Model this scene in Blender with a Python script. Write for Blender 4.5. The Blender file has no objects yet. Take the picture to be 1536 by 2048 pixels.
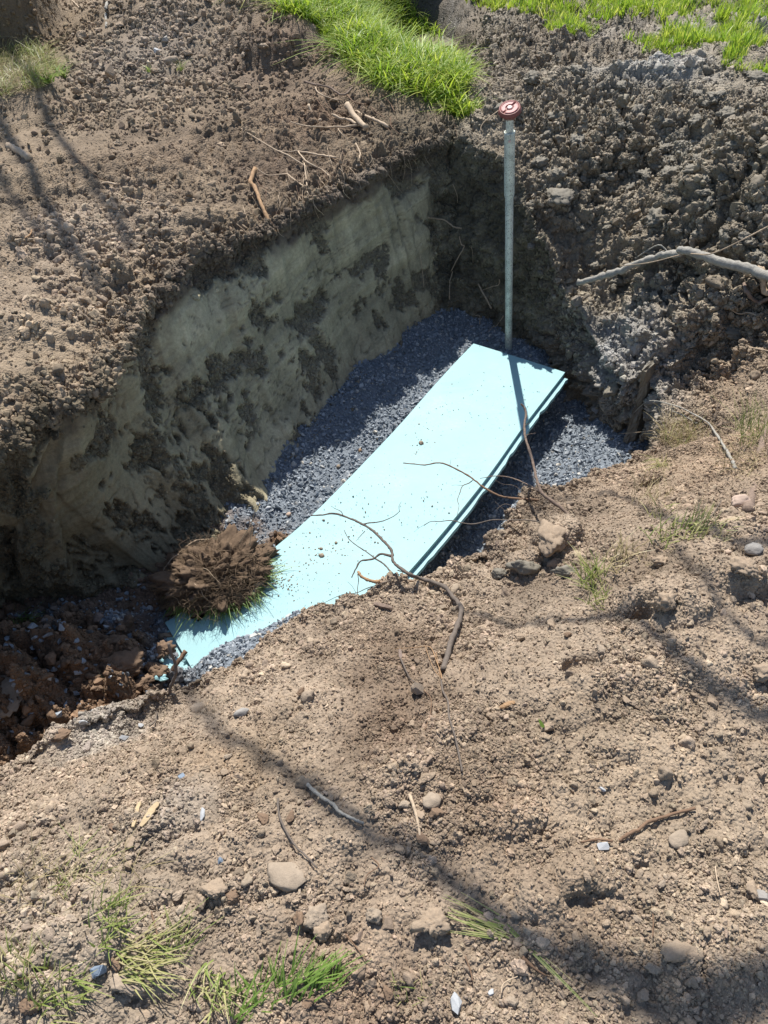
import bpy, bmesh, math, random
import numpy as np
from mathutils import Vector, Matrix, Euler
from mathutils.bvhtree import BVHTree

random.seed(7)
rng = np.random.default_rng(11)
S = bpy.context.scene
C = S.collection

# ------------------------------------------------------------------ camera, light, exposure
PITCH, ROLL, FPX, CAMZ = 47.5, -5.0, 1450.0, 1.6
SUN_EL, SUN_AZ = 54.0, -1.0            # azimuth from +Y towards +X
EXPOSURE = 0.60
SUN_STRENGTH, SKY_STRENGTH = 5.0, 0.108

p, r = math.radians(PITCH), math.radians(ROLL)
F_ = np.array([0, math.cos(p), -math.sin(p)])
R0 = np.array([1.0, 0, 0])
U0 = np.cross(R0, F_)
R_ = math.cos(r) * R0 + math.sin(r) * U0
U_ = -math.sin(r) * R0 + math.cos(r) * U0
CP = np.array([0, 0, CAMZ])
cam_d = bpy.data.cameras.new('camera')
cam = bpy.data.objects.new('camera', cam_d)
C.objects.link(cam)
cam_d.sensor_fit = 'VERTICAL'
cam_d.sensor_height = 36.0
cam_d.lens = 36.0 * FPX / 2048
cam_d.clip_start = 0.05
cam_d.clip_end = 500
mw = Matrix.Identity(4)
for i in range(3):
    mw[i][0], mw[i][1], mw[i][2], mw[i][3] = R_[i], U_[i], -F_[i], CP[i]
cam.matrix_world = mw
S.camera = cam

world = bpy.data.worlds.new('World')
S.world = world
world.use_nodes = True
wt = world.node_tree
sky = wt.nodes.new('ShaderNodeTexSky')
sky.sky_type = 'NISHITA'
sky.sun_disc = False
sky.sun_elevation = math.radians(SUN_EL)
sky.sun_rotation = math.radians(SUN_AZ)
sky.air_density = 1.0
sky.dust_density = 0.6
bg = wt.nodes['Background']
bg.inputs['Strength'].default_value = SKY_STRENGTH
wt.links.new(sky.outputs[0], bg.inputs[0])
e, a = math.radians(SUN_EL), math.radians(SUN_AZ)
SUNV = np.array([math.sin(a) * math.cos(e), math.cos(a) * math.cos(e), math.sin(e)])
sun_d = bpy.data.lights.new('sun', 'SUN')
sun_d.energy = SUN_STRENGTH
sun_d.angle = math.radians(0.53)
sun_d.color = (1.0, 0.96, 0.895)
sun = bpy.data.objects.new('sun', sun_d)
C.objects.link(sun)
sun.rotation_euler = Vector(SUNV).to_track_quat('Z', 'Y').to_euler()
S.view_settings.view_transform = 'Standard'
S.view_settings.look = 'None'
S.view_settings.exposure = EXPOSURE
S.view_settings.gamma = 1
S.view_settings.use_curve_mapping = False
S.render.engine = 'CYCLES'
S.cycles.max_bounces = 6
S.cycles.transparent_max_bounces = 6

# ------------------------------------------------------------------ helpers
def ray(px, py):
    d = F_ * FPX + R_ * (px - 768) + U_ * (1024 - py)
    return d / np.linalg.norm(d)

def P(px, py, z):
    d = ray(px, py)
    return CP + d * ((z - CAMZ) / d[2])

def project(X):
    d = X - CP
    w = d @ F_
    w = np.where(w < 1e-3, 1e-3, w)
    return 768 + FPX * (d @ R_) / w, 1024 - FPX * (d @ U_) / w, d @ F_

def sstep(a_, b_, x):
    t = np.clip((x - a_) / (b_ - a_), 0, 1)
    return t * t * (3 - 2 * t)

def _h(ix, iy, iz, seed):
    h = (ix.astype(np.uint32) * np.uint32(374761393)) ^ (iy.astype(np.uint32) * np.uint32(668265263)) \
        ^ (iz.astype(np.uint32) * np.uint32(2246822519)) ^ np.uint32((seed * 3266489917) & 0xffffffff)
    h = (h ^ (h >> np.uint32(13))) * np.uint32(1274126177)
    h = h ^ (h >> np.uint32(16))
    return h.astype(np.float32) / np.float32(4294967295.0)

def vnoise(X, scale, seed=0):
    q = (X * scale).astype(np.float32)
    i = np.floor(q).astype(np.int64)
    f = q - i
    f = f * f * f * (f * (f * 6 - 15) + 10)
    out = 0
    for dx in (0, 1):
        wx = f[..., 0] if dx else 1 - f[..., 0]
        for dy in (0, 1):
            wy = f[..., 1] if dy else 1 - f[..., 1]
            for dz in (0, 1):
                wz = f[..., 2] if dz else 1 - f[..., 2]
                out = out + wx * wy * wz * _h(i[..., 0] + dx, i[..., 1] + dy, i[..., 2] + dz, seed)
    return out * 2 - 1

ROT = np.array([[0.36, 0.48, -0.8], [-0.8, 0.6, 0], [0.48, 0.64, 0.6]])
def fbm(X, scale, octv=3, gain=0.5, seed=0, billow=False):
    out, amp = 0, 1.0
    Y = X
    for o in range(octv):
        n = vnoise(Y, scale, seed + o * 17)
        if billow:
            n = 1 - 2 * np.abs(n) ** 0.8
            n = -n
        out = out + amp * n
        amp *= gain
        scale *= 2.03
        Y = Y @ ROT
    return out

def mesh_obj(name, verts, faces, mat=None, parent=None, smooth=True, link=True):
    me = bpy.data.meshes.new(name)
    me.from_pydata([tuple(v) for v in verts], [], faces)
    if smooth:
        me.polygons.foreach_set('use_smooth', [True] * len(me.polygons))
    if mat: me.materials.append(mat)
    o = bpy.data.objects.new(name, me)
    if link: C.objects.link(o)
    if parent: o.parent = parent
    return o

def grid_obj(name, V, mat, closed_u=False, smooth=True, col=None, flip=False, sm=None):
    """V: (nv, nu, 3) array -> one quad sheet"""
    nv, nu = V.shape[:2]
    idx = np.arange(nv * nu).reshape(nv, nu)
    if closed_u:
        idx2 = np.concatenate([idx, idx[:, :1]], 1)
    else:
        idx2 = idx
    q = np.stack([idx2[:-1, :-1], idx2[:-1, 1:], idx2[1:, 1:], idx2[1:, :-1]], -1).reshape(-1, 4)
    if flip: q = q[:, ::-1]
    me = bpy.data.meshes.new(name)
    me.vertices.add(nv * nu)
    me.vertices.foreach_set('co', V.reshape(-1).astype(np.float32))
    me.loops.add(len(q) * 4)
    me.loops.foreach_set('vertex_index', q.reshape(-1).astype(np.int32))
    me.polygons.add(len(q))
    me.polygons.foreach_set('loop_start', np.arange(0, len(q) * 4, 4, dtype=np.int32))
    me.polygons.foreach_set('use_smooth', np.ones(len(q), bool))
    me.update(calc_edges=True)
    if col is not None:
        at = me.attributes.new('col', 'FLOAT_COLOR', 'POINT')
        at.data.foreach_set('color', col.reshape(-1).astype(np.float32))
    if sm is not None:
        at = me.attributes.new('smoothed', 'FLOAT', 'POINT')
        at.data.foreach_set('value', sm.reshape(-1).astype(np.float32))
    me.materials.append(mat)
    o = bpy.data.objects.new(name, me)
    C.objects.link(o)
    return o

def grid_normals(V, closed_u):
    if closed_u:
        du = np.roll(V, -1, 1) - np.roll(V, 1, 1)
    else:
        du = np.gradient(V, axis=1)
    dv = np.gradient(V, axis=0)
    n = np.cross(du, dv)
    n /= np.linalg.norm(n, axis=-1, keepdims=True) + 1e-12
    return n

def tag(o, label=None, cat=None, group=None, kind=None):
    if label: o['label'] = label
    if cat: o['category'] = cat
    if group: o['group'] = group
    if kind: o['kind'] = kind
    return o

def empty(name, loc=(0, 0, 0)):
    o = bpy.data.objects.new(name, None)
    o.location = tuple(loc)
    o.empty_display_size = 0.05
    C.objects.link(o)
    return o

# ------------------------------------------------------------------ materials
def new_mat(name):
    m = bpy.data.materials.new(name)
    m.use_nodes = True
    return m, m.node_tree, m.node_tree.nodes['Principled BSDF']

def N(nt, typ, **kw):
    n = nt.nodes.new(typ)
    for k, v in kw.items():
        setattr(n, k, v)
    return n

def ramp(nt, fac, stops):
    n = nt.nodes.new('ShaderNodeValToRGB')
    els = n.color_ramp.elements
    while len(els) < len(stops): els.new(0.5)
    for el, (pos, c) in zip(els, stops):
        el.position = pos
        el.color = (*c, 1) if len(c) == 3 else c
    nt.links.new(fac, n.inputs[0])
    return n.outputs[0]

def noise(nt, scale, detail=3, rough=0.55, co=None, dist=0.0):
    n = nt.nodes.new('ShaderNodeTexNoise')
    n.inputs['Scale'].default_value = scale
    n.inputs['Detail'].default_value = detail
    n.inputs['Roughness'].default_value = rough
    n.inputs['Distortion'].default_value = dist
    if co is not None: nt.links.new(co, n.inputs['Vector'])
    return n.outputs[0]

def mathn(nt, op, a_, b_=None, clamp=False):
    n = nt.nodes.new('ShaderNodeMath')
    n.operation = op
    n.use_clamp = clamp
    for i, v in enumerate((a_, b_)):
        if v is None: continue
        if isinstance(v, (int, float)): n.inputs[i].default_value = v
        else: nt.links.new(v, n.inputs[i])
    return n.outputs[0]

def mixc(nt, fac, a_, b_, mode='MIX'):
    n = nt.nodes.new('ShaderNodeMix')
    n.data_type = 'RGBA'
    n.blend_type = mode
    for s_, v in ((n.inputs[0], fac), (n.inputs[6], a_), (n.inputs[7], b_)):
        if isinstance(v, (int, float)): s_.default_value = v
        elif isinstance(v, tuple): s_.default_value = (*v, 1)
        else: nt.links.new(v, s_)
    return n.outputs[2]

def bump(nt, h, strength, dist, prev=None):
    b = nt.nodes.new('ShaderNodeBump')
    b.inputs['Strength'].default_value = strength
    b.inputs['Distance'].default_value = dist
    nt.links.new(h, b.inputs['Height'])
    if prev is not None: nt.links.new(prev, b.inputs['Normal'])
    return b.outputs[0]

def soil_mat(name, instancer=False, crumbs=True):
    m, nt, bs = new_mat(name)
    at = N(nt, 'ShaderNodeAttribute', attribute_name='col')
    at.attribute_type = 'INSTANCER' if instancer else 'GEOMETRY'
    geo = N(nt, 'ShaderNodeNewGeometry')
    co = geo.outputs['Position']
    n1 = noise(nt, 9, 4, 0.6, co)
    n2 = noise(nt, 70, 3, 0.6, co)
    n3 = noise(nt, 420, 2, 0.6, co)
    v = mathn(nt, 'ADD', mathn(nt, 'MULTIPLY', n1, 0.5), mathn(nt, 'MULTIPLY', n2, 0.55))
    v = mathn(nt, 'ADD', v, mathn(nt, 'MULTIPLY', n3, 0.5))
    k = mathn(nt, 'ADD', mathn(nt, 'MULTIPLY', v, 1.5), -0.17)
    if instancer:
        oi = N(nt, 'ShaderNodeObjectInfo')
        k = mathn(nt, 'MULTIPLY', k, mathn(nt, 'ADD', mathn(nt, 'MULTIPLY', oi.outputs['Random'], 0.5), 0.78))
    comb = N(nt, 'ShaderNodeCombineColor')
    for i in range(3): nt.links.new(k, comb.inputs[i])
    col = mixc(nt, 1.0, at.outputs['Color'], comb.outputs[0], 'MULTIPLY')
    nt.links.new(col, bs.inputs['Base Color'])
    # alpha of 'col' is wetness
    rgh = mathn(nt, 'SUBTRACT', 0.95, mathn(nt, 'MULTIPLY', at.outputs['Alpha'], mathn(nt, 'ADD', mathn(nt, 'MULTIPLY', n2, 0.6), 0.25)))
    nt.links.new(rgh, bs.inputs['Roughness'])
    bs.inputs['Specular IOR Level'].default_value = 0.35
    nb = None
    if crumbs:
        vo = N(nt, 'ShaderNodeTexVoronoi')
        vo.inputs['Scale'].default_value = 120
        vo.inputs['Randomness'].default_value = 1
        nt.links.new(co, vo.inputs['Vector'])
        inv = mathn(nt, 'SUBTRACT', 1.0, vo.outputs['Distance'])
        nb = bump(nt, inv, 0.8, 0.007)
        sa = N(nt, 'ShaderNodeAttribute', attribute_name='smoothed')
        keep = mathn(nt, 'SUBTRACT', 1.0, mathn(nt, 'MULTIPLY', sa.outputs['Fac'], 0.85))
        nt.links.new(mathn(nt, 'MULTIPLY', keep, 0.8), nb.node.inputs['Strength'])
    nb = bump(nt, n2, 0.7, 0.006 if not instancer else 0.003, nb)
    if crumbs: nt.links.new(mathn(nt, 'MULTIPLY', keep, 0.7), nb.node.inputs['Strength'])
    nb = bump(nt, n3, 0.6, 0.0018, nb)
    nt.links.new(nb, bs.inputs['Normal'])
    return m

M_SOIL = soil_mat('soil')
M_CLOD = soil_mat('soil_clod', instancer=True, crumbs=False)

def rock_mat(name, c, var=0.35, rough=0.85, scale=60, bmp=0.004):
    m, nt, bs = new_mat(name)
    geo = N(nt, 'ShaderNodeNewGeometry')
    oi = N(nt, 'ShaderNodeObjectInfo')
    n1 = noise(nt, scale, 5, 0.65, geo.outputs['Position'])
    n2 = noise(nt, scale * 6, 3, 0.6, geo.outputs['Position'])
    k = mathn(nt, 'ADD', 1 - var, mathn(nt, 'MULTIPLY', n1, 2 * var))
    k = mathn(nt, 'MULTIPLY', k, mathn(nt, 'ADD', 0.86, mathn(nt, 'MULTIPLY', n2, 0.28)))
    comb = N(nt, 'ShaderNodeCombineColor')
    for i in range(3): nt.links.new(k, comb.inputs[i])
    nt.links.new(mixc(nt, 1.0, c, comb.outputs[0], 'MULTIPLY'), bs.inputs['Base Color'])
    bs.inputs['Roughness'].default_value = rough
    bs.inputs['Specular IOR Level'].default_value = 0.3
    nt.links.new(bump(nt, n2, 0.5, bmp * 0.4, bump(nt, n1, 0.6, bmp)), bs.inputs['Normal'])
    return m

M_TANSTONE = rock_mat('tan_stone', (0.285, 0.225, 0.165), 0.35)
M_PINKSTONE = rock_mat('pink_pebble', (0.40, 0.30, 0.235), 0.12, bmp=0.001)
M_GREYSTONE = rock_mat('grey_stone', (0.27, 0.25, 0.225), 0.25)
M_PALESTONE = rock_mat('pale_stone', (0.37, 0.375, 0.375), 0.12, bmp=0.002)
M_BLUESTONE = rock_mat('blue_grey_stone', (0.17, 0.21, 0.26), 0.25)
M_DRYCLOD = rock_mat('dry_clod', (0.29, 0.22, 0.155), 0.35, 0.95)
M_DARKCLOD = rock_mat('dark_clod', (0.18, 0.12, 0.078), 0.35, 0.92)
M_CLAYCLOD = rock_mat('clay_clod', (0.18, 0.16, 0.125), 0.35, 0.75)
M_BARK = rock_mat('dark_bark', (0.13, 0.105, 0.085), 0.4, 0.85, 90, 0.002)
M_GREYBARK = rock_mat('grey_bark', (0.31, 0.29, 0.25), 0.6, 0.9, 70, 0.009)
M_LOGBARK = rock_mat('brown_bark', (0.20, 0.145, 0.11), 0.55, 0.85, 80, 0.007)
M_ROOT = rock_mat('pale_root', (0.42, 0.32, 0.22), 0.55, 0.8, 80, 0.001)
M_ORANGEROOT = rock_mat('orange_root', (0.33, 0.205, 0.11), 0.75, 0.85, 55, 0.006)
M_BROWNROOT = rock_mat('brown_root', (0.17, 0.105, 0.065), 0.3, 0.85, 80, 0.001)
M_WOOD = rock_mat('split_wood', (0.40, 0.30, 0.175), 0.3, 0.75, 120, 0.001)

def gravel_mat():
    m, nt, bs = new_mat('crushed_stone')
    oi = N(nt, 'ShaderNodeObjectInfo')
    geo = N(nt, 'ShaderNodeNewGeometry')
    n1 = noise(nt, 90, 4, 0.6, geo.outputs['Position'])
    c = ramp(nt, oi.outputs['Random'], [(0, (0.125, 0.148, 0.172)), (0.35, (0.185, 0.212, 0.24)), (0.75, (0.265, 0.295, 0.325)), (0.94, (0.37, 0.39, 0.405)), (1.0, (0.46, 0.42, 0.35))])
    k = mathn(nt, 'ADD', 0.6, mathn(nt, 'MULTIPLY', n1, 0.8))
    comb = N(nt, 'ShaderNodeCombineColor')
    for i in range(3): nt.links.new(k, comb.inputs[i])
    nt.links.new(mixc(nt, 1.0, c, comb.outputs[0], 'MULTIPLY'), bs.inputs['Base Color'])
    bs.inputs['Roughness'].default_value = 0.8
    nt.links.new(bump(nt, n1, 0.5, 0.002), bs.inputs['Normal'])
    return m
M_GRAVEL = gravel_mat()

def grass_mat(name, stops, trans=0.35):
    m, nt, bs = new_mat(name)
    at = N(nt, 'ShaderNodeAttribute', attribute_name='tone')
    oi = N(nt, 'ShaderNodeObjectInfo')
    f = mathn(nt, 'ADD', mathn(nt, 'MULTIPLY', at.outputs['Fac'], 0.7), mathn(nt, 'MULTIPLY', oi.outputs['Random'], 0.3))
    c = ramp(nt, f, stops)
    nt.links.new(c, bs.inputs['Base Color'])
    bs.inputs['Roughness'].default_value = 0.45
    bs.inputs['Specular IOR Level'].default_value = 0.35
    tr = N(nt, 'ShaderNodeBsdfTranslucent')
    nt.links.new(c, tr.inputs[0])
    mx = N(nt, 'ShaderNodeMixShader')
    mx.inputs[0].default_value = trans
    nt.links.new(bs.outputs[0], mx.inputs[1])
    nt.links.new(tr.outputs[0], mx.inputs[2])
    nt.links.new(mx.outputs[0], nt.nodes['Material Output'].inputs[0])
    return m
M_GRASS = grass_mat('fresh_grass', [(0, (0.09, 0.17, 0.015)), (0.35, (0.20, 0.34, 0.03)), (0.7, (0.40, 0.50, 0.05)), (0.86, (0.56, 0.58, 0.12)), (1, (0.62, 0.54, 0.30))], 0.5)
M_WEAKGRASS = grass_mat('wilted_grass', [(0, (0.12, 0.18, 0.04)), (0.4, (0.25, 0.30, 0.08)), (0.65, (0.42, 0.39, 0.17)), (1, (0.52, 0.43, 0.26))], 0.3)
M_STRAW = grass_mat('dry_straw', [(0, (0.16, 0.13, 0.06)), (0.5, (0.30, 0.24, 0.12)), (1, (0.45, 0.37, 0.2))], 0.2)
M_LEAF = grass_mat('green_leaf', [(0, (0.11, 0.2, 0.035)), (.6, (0.24, 0.36, 0.08)), (1, (0.42, 0.44, 0.16))], 0.4)

def foam_mat():
    m, nt, bs = new_mat('mint_foam')
    geo = N(nt, 'ShaderNodeNewGeometry')
    co = geo.outputs['Position']
    n1 = noise(nt, 4, 4, 0.6, co)
    n2 = noise(nt, 60, 3, 0.7, co)
    n3 = noise(nt, 260, 2, 0.6, co)
    base = mixc(nt, ramp(nt, n1, [(0.35, (0, 0, 0)), (0.75, (1, 1, 1))]), (0.262, 0.462, 0.485), (0.295, 0.475, 0.488))
    dirt = ramp(nt, mathn(nt, 'MULTIPLY', n2, n1), [(0.30, (0, 0, 0)), (0.46, (1, 1, 1))])
    c = mixc(nt, mathn(nt, 'MULTIPLY', dirt, 0.45), base, (0.36, 0.52, 0.52))
    vo = N(nt, 'ShaderNodeTexVoronoi')
    vo.inputs['Scale'].default_value = 75
    nt.links.new(co, vo.inputs['Vector'])
    spk = ramp(nt, vo.outputs['Distance'], [(0.06, (1, 1, 1)), (0.13, (0, 0, 0))])
    spk = mathn(nt, 'MULTIPLY', spk, ramp(nt, noise(nt, 9, 2, 0.5, co), [(0.5, (0, 0, 0)), (0.6, (1, 1, 1))]))
    c = mixc(nt, mathn(nt, 'MULTIPLY', spk, 0.8), c, (0.17, 0.21, 0.2))
    # long pencil-thin scratches
    mp = N(nt, 'ShaderNodeMapping')
    mp.inputs['Rotation'].default_value = (0, 0, math.radians(20))
    nt.links.new(co, mp.inputs['Vector'])
    wv = N(nt, 'ShaderNodeTexWave')
    wv.inputs['Scale'].default_value = 0.55
    wv.inputs['Distortion'].default_value = 0.6
    wv.inputs['Detail'].default_value = 1
    nt.links.new(mp.outputs[0], wv.inputs['Vector'])
    scr = ramp(nt, wv.outputs['Fac'], [(0.0, (1, 1, 1)), (0.00006, (0, 0, 0))])
    
    mp2 = N(nt, 'ShaderNodeMapping')
    mp2.inputs['Rotation'].default_value = (0, 0, math.radians(-25))
    mp2.inputs['Scale'].default_value = (3, 22, 3)
    nt.links.new(co, mp2.inputs['Vector'])
    sm_ = ramp(nt, mathn(nt, 'MULTIPLY', noise(nt, 1.0, 4, .6, mp2.outputs[0]), noise(nt, 3.1, 2, .5, co)), [(0.30, (0, 0, 0)), (0.40, (1, 1, 1))])
    c = mixc(nt, mathn(nt, 'MULTIPLY', sm_, 0.4), c, (0.24, 0.36, 0.36))
    nt.links.new(c, bs.inputs['Base Color'])
    bs.inputs['Roughness'].default_value = 0.6
    bs.inputs['Specular IOR Level'].default_value = 0.3
    nt.links.new(bump(nt, n3, 0.25, 0.0006), bs.inputs['Normal'])
    return m
M_FOAM = foam_mat()

def metal_mat():
    m, nt, bs = new_mat('galvanised_steel')
    geo = N(nt, 'ShaderNodeNewGeometry')
    n1 = noise(nt, 18, 4, 0.7, geo.outputs['Position'])
    n2 = noise(nt, 160, 3, 0.7, geo.outputs['Position'])
    c = ramp(nt, n1, [(0.3, (0.38, 0.41, 0.36)), (0.5, (0.58, 0.61, 0.53)), (0.75, (0.74, 0.74, 0.64))])
    c = mixc(nt, ramp(nt, n2, [(0.54, (0, 0, 0)), (0.64, (1, 1, 1))]), c, (0.17, 0.15, 0.12))
    nt.links.new(c, bs.inputs['Base Color'])
    bs.inputs['Metallic'].default_value = 0.1
    bs.inputs['Roughness'].default_value = 0.5
    nt.links.new(bump(nt, n2, 0.3, 0.001), bs.inputs['Normal'])
    return m
M_GALV = metal_mat()
M_RED = rock_mat('red_oxide_paint', (0.23, 0.075, 0.06), 0.2, 0.5, 70, 0.001)
M_WORNRED = rock_mat('worn_pink_paint', (0.50, 0.24, 0.215), 0.35, 0.55, 90, 0.001)
M_BOLT = rock_mat('worn_nut_metal', (0.6, 0.42, 0.38), 0.15, 0.45, 90, 0.001)
M_CONC = rock_mat('weathered_concrete', (0.27, 0.255, 0.22), 0.25, 0.9, 25, 0.004)

# ------------------------------------------------------------------ terrain: a closed ring of cross sections round the pit
ZB = -1.10
st = []   # (base xyz, rim xyz, zone)   zone 0 left wall, 1 back wall, 2 right spoil, 3 near bank, 4 off frame left
def W(*a): return np.array(a, float)
st.append((W(-3.3, 2.2, ZB), W(-3.9, 2.4, -.05), 4))
st.append((P(-260, 1360, ZB), P(-330, 1060, -.08), 0))
left = [((0, 1235), (0, 868)), ((95, 1205), (105, 805)), ((190, 1185), (195, 770)), ((290, 1150), (252, 690)), ((380, 1112), (292, 605)),
        ((470, 1085), (350, 532)), ((532, 1038), (440, 480)), ((568, 955), (520, 454)), ((628, 885), (592, 420)),
        ((700, 795), (690, 360)), ((772, 735), (780, 312)), ((848, 668), (862, 278))]
for b, q in left: st.append((P(*b, ZB), P(*q, -.04), 0))
for b, q in [((885, 645), (903, 264)), ((950, 645), (945, 288)), ((1008, 668), (1010, 318))]:
    st.append((P(*b, ZB), P(*q, -.10), 1))
st.append((P(1046, 684, ZB), P(1066, 450, -.36), 1))
for b, q, z in [((1108, 722), (1130, 590), -.68), ((1150, 760), (1190, 680), -.76), ((1192, 815), (1218, 722), -.70),
                ((1225, 866), (1252, 748), -.66), ((1262, 888), (1296, 752), -.66), ((1286, 896), (1322, 800), -.68)]:
    bb = P(*b, -1.03); bb[2] = ZB - .08
    st.append((bb, P(*q, z), 2))
near = [(1312, 890, -.64), (1230, 925, -.58), (1150, 962, -.50), (1048, 985, -.43), (1003, 1065, -.36), (900, 1125, -.33),
        (850, 1147, -.31), (770, 1166, -.30), (700, 1192, -.31), (612, 1222, -.36), (505, 1296, -.44), (372, 1368, -.44),
        (270, 1392, -.38), (180, 1422, -.33), (90, 1480, -.30), (0, 1532, -.28), (-260, 1690, -.22)]
CEN = np.array([0.15, 2.75])
for x, y, z in near:
    q = P(x, y, z)
    d = CEN - q[:2]
    d /= np.linalg.norm(d)
    st.append((W(q[0] + d[0] * .10, q[1] + d[1] * .10, ZB - .12), q, 3))
st.append((W(-2.2, 1.25, ZB), W(-2.3, 0.95, -.12), 4))
st.append((W(-3.3, 1.6, ZB), W(-3.8, 1.4, -.05), 4))
NS = len(st)
B_ = np.array([s[0] for s in st]); Rm = np.array([s[1] for s in st]); ZN = np.array([s[2] for s in st])

def ring_param(nu):
    """distribute nu samples over the stations, denser where the camera is near"""
    w = []
    for i in range(NS):
        j = (i + 1) % NS
        L = max(np.linalg.norm(Rm[j] - Rm[i]), 0.8 * np.linalg.norm(B_[j] - B_[i]))
        mid = (Rm[i] + Rm[j]) / 2
        dist = np.linalg.norm(mid - CP)
        k = 1.0 / dist ** 0.8
        if ZN[i] == 4 or ZN[j] == 4: k *= 0.12
        w.append(L * k)
    w = np.array(w); cum = np.concatenate([[0], np.cumsum(w)]); cum /= cum[-1]
    t = (np.arange(nu)) / nu
    i = np.clip(np.searchsorted(cum, t, side='right') - 1, 0, NS - 1)
    f = (t - cum[i]) / (cum[i + 1] - cum[i])
    return i, f

def catmull(A, i, f):
    n = len(A)
    p0, p1, p2, p3 = A[(i - 1) % n], A[i], A[(i + 1) % n], A[(i + 2) % n]
    f = f[:, None]
    c = 0.5 * ((2 * p1) + (-p0 + p2) * f + (2 * p0 - 5 * p1 + 4 * p2 - p3) * f * f + (-p0 + 3 * p1 - 3 * p2 + p3) * f ** 3)
    lin = p1 + (p2 - p1) * f
    return 0.45 * c + 0.55 * lin

def outward(Rr):
    d = Rr[:, :2] - CEN
    return d / np.linalg.norm(d, axis=1, keepdims=True)

def G(x, y):
    """open ground level away from the rim"""
    z = 0.03 * np.sin(x * 1.3 + 1) * np.cos(y * 0.9) + 0
    z = z + 0.10 * sstep(4.5, 8, y) * sstep(1.5, -1.5, x)
    z = z - 0.10 * sstep(4.0, 6.5, y) * sstep(0.0, 1.2, x) * sstep(9.0, 7.0, y)
    return z

def ring_base(nu, rows_wall, radii):
    i, f = ring_param(nu)
    b, q = catmull(B_, i, f), catmull(Rm, i, f)
    zone_a = ZN[i]; zone_b = ZN[(i + 1) % NS]
    rows = []
    tag_v = []
    # toe under the gravel
    d0 = outward(q)
    toe = b.copy(); toe[:, :2] -= d0 * 0.15; toe[:, 2] -= 0.12
    rows.append(toe); tag_v.append(-0.1)
    for t in np.linspace(0, 1, rows_wall):
        s_ = t
        pnt = b + (q - b) * s_
        # the left wall is undercut: hollow between foot and turf edge
        hol = np.where((zone_a == 0) | (zone_b == 0), .13, 0.0) * np.clip((i + f - .5) / 2, 0, 1) * np.clip((14.5 - i - f) / 3, 0, 1)
        pnt[:, :2] += outward(q) * (hol * math.sin(math.pi * min(1, s_ ** .8)))[:, None]
        pnt[:, 2] = b[:, 2] + (q[:, 2] - b[:, 2]) * (s_ ** 0.92)
        rows.append(pnt); tag_v.append(s_)
    for rr in radii:
        pnt = q.copy()
        pnt[:, :2] += d0 * rr
        g = G(pnt[:, 0], pnt[:, 1])
        k = sstep(0, 0.85, np.full(nu, rr))
        pnt[:, 2] = q[:, 2] * (1 - k) + g * k
        rows.append(pnt); tag_v.append(1 + rr)
    V = np.array(rows)
    return V, np.array(tag_v), i + f, (zone_a, zone_b, f)

def bvh_of(V, closed=True):
    nv, nu = V.shape[:2]
    idx = np.arange(nv * nu).reshape(nv, nu)
    idx2 = np.concatenate([idx, idx[:, :1]], 1)
    q = np.stack([idx2[:-1, :-1], idx2[:-1, 1:], idx2[1:, 1:], idx2[1:, :-1]], -1).reshape(-1, 4)
    return BVHTree.FromPolygons(V.reshape(-1, 3).tolist(), q.tolist())

rad_c = list(np.linspace(0.03, 1.6, 60)) + list(np.geomspace(1.65, 12, 60)) + [20, 60]
Vc, tvc, uc, zc = ring_base(420, 30, rad_c)
BV0 = bvh_of(Vc)

def hit(px, py, bv=None):
    h = (bv or BV0).ray_cast(Vector(CP), Vector(ray(px, py)), 60)
    if h[0] is None: return P(px, py, -.3)
    return np.array(h[0])

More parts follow.
